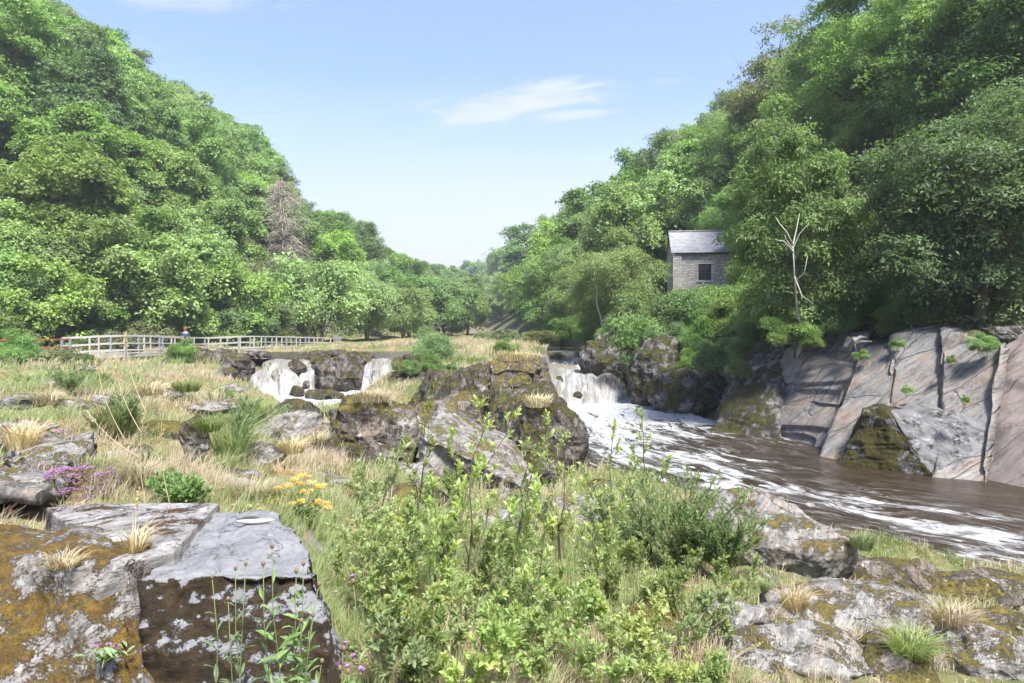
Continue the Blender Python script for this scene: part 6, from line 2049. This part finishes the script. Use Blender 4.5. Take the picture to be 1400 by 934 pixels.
for i, (lab, px, py, hpx, wpx, mt, nb, ln) in enumerate([
    ('lush green grass tuft standing in the straw-coloured left meadow', 160, 598, 82, 34, M_GGREEN, 300, .9),
    ('tall fresh green tuft right of the rusty upright rock', 318, 632, 92, 34, M_GGREEN, 300, .8),
    ('smaller green tuft left of the broad waterfall', 350, 580, 46, 20, M_GGREEN, 260, .5),
    ('wiry dry tuft sprouting in the crack above the stone block', 185, 752, 60, 10, M_GDRY, 110, .8),
    ('straw tuft lying on the orange moss boulder', 85, 780, 30, 26, M_GDRY, 170, 1.6),
    ('green and straw tuft overhanging the dark mossy rock, bottom right', 1245, 892, 46, 38, M_GGREEN, 520, 1.0),
    ('pale straw tuft beside the flat layered rock', 1300, 852, 40, 40, M_GDRY, 420, .8),
    ('little green tuft on the bank behind the thicket', 1046, 806, 22, 10, M_GGREEN, 120, .7),
    ('green tuft on the rim by the brown water', 1180, 775, 30, 22, M_GGREEN, 200, .6),
    ('reddish straw tuft below the humped grey rock', 1085, 830, 44, 24, M_GDRY, 200, .6),
    ('straw tuft with drooping blades left of the yellow flowers', 385, 668, 44, 22, M_GDRY, 260, .6),
    ('golden moss-grass mound above the stone block', 345, 680, 36, 44, M_GDRY, 520, 1.0),
    ('coarse straw tuft at the foot of the block beside the thicket', 520, 925, 55, 24, M_GDRY, 170, .9),
    ('dry tuft on top of the dark rounded boulder', 735, 556, 22, 30, M_GDRY, 300, .6),
    ('grassy cap on the tall red-brown crag', 705, 492, 16, 44, M_GDRY, 420, .6),
    ('grassy cap on the shoulder crag', 640, 500, 22, 44, M_GGREEN, 420, .6),
    ('grassy cap on the mossy dome rock', 556, 506, 16, 36, M_GGREEN, 360, .6),
    ('straw cap on the brown outcrop by the still pool', 508, 548, 20, 44, M_GDRY, 420, .6),
    ('tuft at the left edge of the meadow', 30, 610, 50, 30, M_GDRY, 260, .6),
    ('tuft between the layered rock and the purple cushion', 190, 665, 56, 26, M_GDRY, 260, .6),
    ('green tuft behind the purple cushion', 205, 640, 40, 24, M_GGREEN, 240, .6),
]):
    p = ts(px, py)
    sc = p[1] / F
    grass_tuft(lab, tuple(p), nb, hpx * sc, max(0.003, 0.0016 * p[1] ** 0.9), mt, 500 + i, spread=wpx * sc * 0.55, lean=ln)


for i, (px, py, hp_, wp_, mt) in enumerate([(40, 525, 26, 30, M_GGREEN), (130, 520, 20, 26, M_GGREEN), (255, 540, 24, 26, M_GGREEN), (65, 565, 24, 26, M_GDRY), (205, 572, 26, 30, M_GDRY), (285, 590, 32, 24, M_GGREEN), (130, 640, 30, 26, M_GGREEN), (400, 640, 30, 24, M_GDRY), (300, 645, 34, 30, M_GGREEN), (430, 605, 22, 26, M_GDRY)]):
    p = ts(px, py); sc = p[1] / F
    grass_tuft('%s grass tuft, %s from the left among the tufts scattered over the meadow' % ('green' if mt is M_GGREEN else 'straw', ORD[sorted([40, 130.5, 255, 65, 205, 285, 130, 400, 300, 430]).index([40, 130.5, 255, 65, 205, 285, 130, 400, 300, 430][i])]), tuple(p), 260, hp_ * sc, max(0.003, 0.0014 * p[1] ** .9), mt, 560 + i, spread=wp_ * sc * .6, lean=.9)


def herb(label, base, tops, seed, L=0.09, W=0.018, leaves=9, head=None, name='knapweed', cat='wildflower', leafmat=None, headr=0.011, petals=0, r=0.0028, heads_mat=None, petal_mat=None, basal=0, lmin=0.04):
    rs = RS(seed)
    base = np.asarray(base, float)
    o = thing(name, label, cat, tuple(base))
    mb = MB(); acc = [[], [], [], [], []]
    hd = []
    for tp in tops:
        tp = np.asarray(tp, float) - base
        k = np.linspace(0, 1, 6)[:, None]
        st_ = np.array([rs.normal() * .04, rs.normal() * .03, -.03])
        pts = st_ + (tp - st_) * k + np.r_[np.zeros((1, 3)), rs.normal(size=(4, 3)) * .008, np.zeros((1, 3))]
        mb.tube(pts, r * (1.1 - 0.5 * k[:, 0]), 5)
        hd.append((pts[-1], nrm(pts[-1] - pts[-2])))
        ln = np.linalg.norm(tp)
        for i in range(leaves):
            t_ = lmin + (0.9 - lmin) * (i + rs.uniform(0, .6)) / leaves
            j = min(4, int(t_ * 5)); fr = t_ * 5 - j
            p = pts[j] * (1 - fr) + pts[j + 1] * fr
            a_ = i * 2.4 + rs.uniform(-.4, .4)
            T = np.array([cos(a_), sin(a_), rs.uniform(.25, .9)])
            l_ = L * (1.15 - 0.75 * (t_ - lmin) / (1 - lmin)) * rs.uniform(.75, 1.2)
            for lst, v_ in zip(acc, (p[None], T[None], np.array([[0, 0, 1.0]]) + rs.normal(size=(1, 3)) * .25, np.array([l_]), np.array([max(W * .5, l_ * W / L)]))): lst.append(v_)
    for i in range(basal):
        a_ = rs.uniform(0, 6.28)
        T = np.array([cos(a_), sin(a_), rs.uniform(.2, 1.0)])
        l_ = L * rs.uniform(.7, 1.4)
        for lst, v_ in zip(acc, (np.array([[rs.normal() * .03, rs.normal() * .03, 0]]), T[None], np.array([[0, 0, 1.0]]) + rs.normal(size=(1, 3)) * .25, np.array([l_]), np.array([l_ * W / L]))): lst.append(v_)
    link('stems', mb.mesh('stems'), M_GSTEM, o)
    V, tr, q = leaf8(*[np.concatenate(a) for a in acc])
    link('foliage', mesh_np('foliage', V, tr, q, False), leafmat or M_HERB, o)
    for p, d in hd:
        if head == 'bud' or head == 'purple':
            mb = MB(); mb.ball(p + d * headr * .6, headr, 2, (1, 1, 1.25))
            h_ = link('bud', mb.mesh('bud'), M_BUD, o)
        if head == 'purple' or head == 'yellow':
            n_ = petals
            a_ = np.arange(n_) * 2 * pi / n_ + rs.uniform(0, 1)
            if head == 'purple':
                aa = nrm(np.cross(d, [.3, .8, .1])); bb = np.cross(d, aa)
                out = aa * np.cos(a_)[:, None] + bb * np.sin(a_)[:, None]
                B = np.repeat((p + d * headr * 1.5)[None], n_, 0) + out * headr * rs.uniform(0, .6, (n_, 1))
                T = out * rs.uniform(.2, 1.0, (n_, 1)) + d
                V, tr, q = leaf8(B, T, np.repeat(d[None], n_, 0) + out * -.4, np.full(n_, headr * 1.9), np.full(n_, headr * .45))
            else:
                c = np.clip(rs.normal(size=(n_, 3)), -1.6, 1.6) * np.array([headr, headr, headr * .45]) * .62
                T = np.stack([np.cos(a_), np.sin(a_), np.full(n_, .25)], -1)
                V, tr, q = leaf8(p + c, T, np.repeat(np.array([[0, 0, 1.0]]), n_, 0), np.full(n_, headr * .55), np.full(n_, headr * .34))
            link('flower_head', mesh_np('flower_head', V, tr, q, False), M_PURP if head == 'purple' else M_YELL, o)
    return o


# knapweed in front of the stone block
Yk = 2.78
zb = gh((385 - 700) * Yk / F, Yk)
def kt(l): return [P(a, b_, Yk + 0.02 * ((i * 7) % 5 - 2)) for i, (a, b_) in enumerate(l)]
herb('leafy knapweed with brown buds in front of the dark block face', (P(390, 900, Yk)[0], Yk, zb), kt([(372, 748), (360, 772), (415, 772), (436, 800), (405, 782), (428, 842), (412, 850), (400, 846), (440, 905)]), 601, L=0.125, W=0.026, leaves=15, head='bud', headr=0.0085, basal=8, lmin=0.36)
herb('knapweed stems left of the leafy clump, against the dark block face', (P(330, 900, Yk)[0], Yk, zb), kt([(290, 790), (322, 778), (336, 772), (312, 820)]), 602, L=0.10, W=0.020, leaves=13, head='bud', headr=0.0075, basal=4, lmin=0.36)
herb('single purple knapweed flower on a tall stem right of the block', P(470, 1000, 2.9), [P(483, 796, 2.9)], 603, L=0.09, W=0.02, leaves=7, head='purple', headr=0.010, petals=26)
herb('pink-purple flowers low at the bottom edge right of the block', P(478, 960, 2.75), [P(470, 888, 2.75), P(484, 905, 2.75), P(492, 922, 2.75), P(476, 920, 2.75), P(466, 915, 2.75)], 604, L=0.05, W=0.012, leaves=5, head='purple', headr=0.010, petals=26)
pm = ts(152, 915)
herb('small purple-flowered clump growing on the orange moss boulder', pm, [P(134, 888, pm[1]), P(148, 886, pm[1]), P(156, 884, pm[1]), P(184, 893, pm[1]), P(140, 896, pm[1])], 605, L=0.06, W=0.017, leaves=5, head='purple', headr=0.008, petals=22, basal=16)
# yellow flowers by the block
Yr = 6.4
xr = (412 - 700) * Yr / F
rs = RS(61)
tops = [P(px, py, Yr + rs.uniform(-.15, .15)) for px, py in [(372, 676), (380, 668), (388, 676), (394, 664), (383, 690), (403, 655), (412, 650), (420, 652), (408, 662), (426, 660), (398, 690), (414, 672), (424, 672), (434, 666), (436, 686), (446, 688), (430, 690), (390, 700), (376, 684), (448, 694), (440, 664), (410, 686)]]
herb('clump of yellow ragwort flowers just behind the stone block', (xr, Yr, gh(xr, Yr)), tops, 606, L=0.07, W=0.03, leaves=12, head='yellow', petals=70, headr=0.036, name='ragwort', basal=10)
for i, (px, py) in enumerate([(1188, 772), (1213, 790), (1042, 792), (1196, 928), (1268, 930), (1380, 805)]):
    g = gp(px, py + 12)
    herb('little yellow flower on the near right bank, %s from the left' % ORD[[1, 3, 0, 2, 4, 5][i]], g, [P(px, py, g[1])], 620 + i, L=0.03, W=0.008, leaves=4, head='yellow', petals=22, headr=0.013, name='yellow_flower', r=0.002)

# bright herb clumps in the meadow
for j, (px, py, topy, wpx, lab) in enumerate([(330, 628, 545, 34, 'bright green weedy clump between the meadow and the falls'), (372, 590, 548, 30, 'bright green weedy clump nearest the broad waterfall'), (95, 540, 492, 34, 'green weedy clump in the far left meadow'), (165, 600, 540, 22, 'leafy weed growing inside the lush green tuft'), (300, 565, 535, 24, 'small weedy clump below the trickle'), (245, 700, 655, 30, 'weedy clump behind the grey ledge')]):
    g = gp(px, py)
    sc = g[1] / F
    rs_ = RS(450 + j)
    tp = [g + np.array([rs_.uniform(-1, 1) * wpx * sc, rs_.uniform(-.8, .8) * wpx * sc, (py - topy) * sc * rs_.uniform(.5, 1.0)]) for _ in range(22)]
    sapling('weed_clump', lab, g, tp, M_HERB, 460 + j, L=0.075, W=0.022, side=10, nl=7, r=0.005, start=0.1, slen=0.16, back=0.12, spread=0.9, cat='weeds', stemmat=M_GSTEM)

# purple thyme cushions
def thyme(label, px, py, wpx, hpx, seed, nfl):
    rs = RS(seed)
    p = ts(px, py)
    sc = p[1] / F
    o = thing('thyme_cushion', label, 'flower cushion', tuple(p))
    R = wpx * sc / 2
    def top(a, r):
        return np.stack([np.cos(a) * r * R, np.sin(a) * r * R * 1.25, (1 - r ** 2) * 0.07 + 0.02 * rs.uniform(size=len(a)) - .0], -1)
    n_ = int(nfl * 1.6)
    a = rs.uniform(0, 6.28, n_); r = np.sqrt(rs.uniform(0, 1, n_)) * (1 + .15 * np.sin(a * 3))
    B = top(a, r) * np.array([1, 1, .8])
    B[:, 2] += [surf1(p[0] + b0[0], p[1] + b0[1]) - p[2] if abs(surf1(p[0] + b0[0], p[1] + b0[1]) - p[2]) < .2 else 0 for b0 in B]
    V, tr, q = leaf8(B, rs.normal(size=(n_, 3)) + [0, 0, .6], rs.normal(size=(n_, 3)) * .5 + [0, 0, 1], np.full(n_, .02), np.full(n_, .009))
    link('foliage', mesh_np('foliage', V, tr, q, False), M_MOSSC, o)
    idx = rs.permutation(n_)[:nfl]
    B = B[idx] + np.array([0, 0, .012]) + rs.normal(size=(nfl, 3)) * .008
    m_ = 5
    BB = np.repeat(B, m_, 0); th = np.tile(np.arange(m_) * 2 * pi / m_, nfl)
    T = np.stack([np.cos(th), np.sin(th), np.full(len(th), .5)], -1)
    V, tr, q = leaf8(BB, T + rs.normal(size=T.shape) * .2, np.repeat([[0, 0, 1.0]], len(BB), 0), np.full(len(BB), .0125), np.full(len(BB), .0085))
    f = link('blossom', mesh_np('blossom', V, tr, q, False), M_PURP, o)
thyme('wide purple flower cushion on the flat rock, left foreground', 122, 672, 104, 30, 641, 1100)
thyme('small purple flower cushion on the layered meadow rock', 88, 594, 22, 14, 642, 90)


# seed-head stalks
def stalk(label, b_, t_, Y, seed, hl=0.12, hw=0.010):
    rs = RS(seed)
    p0 = P(b_[0], b_[1], Y); p1 = P(t_[0], t_[1], Y)
    o = thing('grass_stalk', label, 'grass stalk', tuple(p0), group='tall seed-headed grass stalks')
    d = p1 - p0
    k = np.linspace(0, 1, 8)[:, None]
    pts = d * k + np.array([-d[2] * .06, 0, d[0] * .06]) * np.sin(k * pi)
    mb = MB(); mb.tube(pts, 0.0016 * (1.3 - .6 * k[:, 0]) * max(1, Y / 3.5), 4)
    link('stem', mb.mesh('stem'), M_STALK, o)
    ln = np.linalg.norm(d)
    nsp = 90
    kk = 1 - rs.uniform(0, 1, nsp) * min(.6, hl / ln)
    B = np.stack([np.interp(kk, k[:, 0], pts[:, i]) for i in range(3)], -1) + rs.normal(size=(nsp, 3)) * hw * .5
    T = nrm(d)[None] + rs.normal(size=(nsp, 3)) * .35
    V, tr, q = leaf8(B, T, rs.normal(size=(nsp, 3)), np.full(nsp, hw * 2.2), np.full(nsp, hw * .7))
    link('seed_head', mesh_np('seed_head', V, tr, q, False), M_GDRY, o)
for i, (lab, b_, t_, Y) in enumerate([
    ('thick pale seed head rising in front of the boardwalk railing', (198, 560), (172, 456), 4.6),
    ('pale seed head in front of the boardwalk deck, left of the thick one', (170, 600), (131, 487), 5.4),
    ('pale seed head below the boardwalk deck, beside the thick one', (192, 590), (157, 493), 5.2),
    ('upright straw stalk in the meadow above the flat ledge', (199, 690), (200, 555), 5.2),
    ('tall straw stalk left of the rusty upright rock', (232, 690), (226, 540), 5.6),
    ('slanting reddish stalk above the ledge', (198, 660), (224, 588), 5.4),
    ('leaning stalk crossing the layered rock', (190, 625), (118, 562), 6.0),
    ('stalk standing over the stone block crack', (188, 760), (192, 672), 3.6),
    ('curved stalk with plume right of the thicket', (1058, 842), (1102, 797), 6.0),
    ('thin stalk slanting in the bottom right grass', (1235, 905), (1208, 806), 5.6),
    ('stalk near the thicket bottom leaning left', (1000, 905), (1040, 880), 5.0),
    ('reddish stalk on the right bank rim', (1345, 842), (1350, 800), 7.2),
    ('second reddish stalk on the right bank rim', (1322, 838), (1318, 798), 7.2),
    ('drooping plume at the bottom edge of the thicket', (640, 945), (692, 905), 3.9),
]):
    stalk(lab, b_, t_, Y, 700 + i, hl=.10 if Y < 5 else .13, hw=.008 if Y < 5 else .009)

# bracken and leafy saplings by the boardwalk and on the island
near_props = [
    ('near_bush2', 20, 448, 33, 'fresh green young ash shrub at the left edge in front of the red railing'), ('scrub1', 75, 478, 32, 'golden-green shrub in front of the boardwalk railing'),
    ('scrub1', 108, 484, 30, 'greenish weed clump below the boardwalk start'), ('near_bush2', 252, 464, 42, 'round green shrub below the walker on the boardwalk'),
    ('near_bush2', 590, 448, 41, 'small bright sapling standing on the island against dark trees'), ('near_bush', 560, 492, 35, 'green shrub on the mossy dome rock'),
    ('near_bush', 590, 484, 36.5, 'bushy shrub on the left shoulder of the island'), ('near_bush2', 618, 500, 31, 'green bush on the island beside the dome rock'),
    ('scrub1', 760, 482, 52, 'golden bush beside the upper fall'), ('scrub1', 735, 474, 46, 'shrub on top of the island near the red-brown crag'), ('near_bush2', 690, 462, 44, 'pale spindly shrub on the island behind the crag'),
]
for k_, px, yt, Y, lab in near_props:
    x = (px - 700) * Y / F
    z = max(gh(x, Y), float(rock_z(np.array([x]), np.array([Y]))[0])) - 0.1
    sc = max(0.15, (H + (HOR - yt) * Y / F - z) / PROTO[k_]['top'])
    place_tree(k_, x, Y, z, sc, rq.uniform(0, 6), 'shrub', lab, None, 'shrub')
# plants rooted in the slab cracks
for i, (px, py, s) in enumerate([(1240, 533, 10), (1320, 546, 9), (1345, 470, 22), (1180, 486, 12), (1300, 492, 10), (1228, 470, 12)]):
    Yc = {0: 20.6, 1: 18.9, 2: 20.6, 3: 23.5, 4: 21, 5: 23}[i]
    pt = P(px, py + s * .6, Yc - 0.25)
    place_tree('near_bush2', pt[0], pt[1], pt[2], s * 1.3 * Yc / F / PROTO['near_bush2']['top'], i, 'rock_plant', 'small green plant rooted in a slab crack, %s from the left' % ORD[[2, 4, 5, 0, 3, 1][i]], 'plants in the slab cracks', 'plant')

# bleached root above the slabs
mb = MB(); rs = RS(90)
c = P(1163, 468, 24.0)
for i in range(6):
    a = rs.normal(size=3) * np.array([.32, .15, .16])
    mb.tube([rs.normal(size=3) * .1, a * .5 + rs.normal(size=3) * .1, a + np.array([.2, -.1, .15 if i % 2 else -.25])], [.09, .06, .02], 6)
tag(link('tree_root', mb.mesh('tree_root'), M_BARKP, loc=c), 'bleached tangled root at the top edge of the slabs', 'root')

# the white shell on the block
ps = ts(349, 716)
M_SHELL = plain('white_shell', (0.34, 0.325, 0.305), 0.35, 0.08, 40)
M_SLIT = plain('dark_shell_gap', (0.05, 0.05, 0.045), 0.7, 0.2, 40)
o = thing('shell', 'pale pointed shell with a dark gap lying on the stone block', 'shell', tuple(ps + np.array([0, 0, .012])), rz=0.12)
V, Fi = ico(4)
sc = ps[1] / F
Ls = 25 * sc
W_ = V * np.array([Ls, 5.0 * sc, 3.6 * sc])
W_[:, 1] *= 1 - 0.35 * np.clip(V[:, 0], 0, 1) ** 2
W_[:, 2] += 1.5 * sc * V[:, 0] ** 2
link('valve', mesh_np('valve', W_, Fi), M_SHELL, o)
mb = MB(); mb.tube([(-.94 * Ls, 0, 2.8 * sc), (-.55 * Ls, 1.6 * sc, 4.6 * sc), (-.15 * Ls, 2.4 * sc, 4.9 * sc), (.2 * Ls, 2.4 * sc, 4.2 * sc)], [.6 * sc, 2.0 * sc, 2.1 * sc, .3 * sc], 8)
link('gap', mb.mesh('gap'), M_SLIT, o)
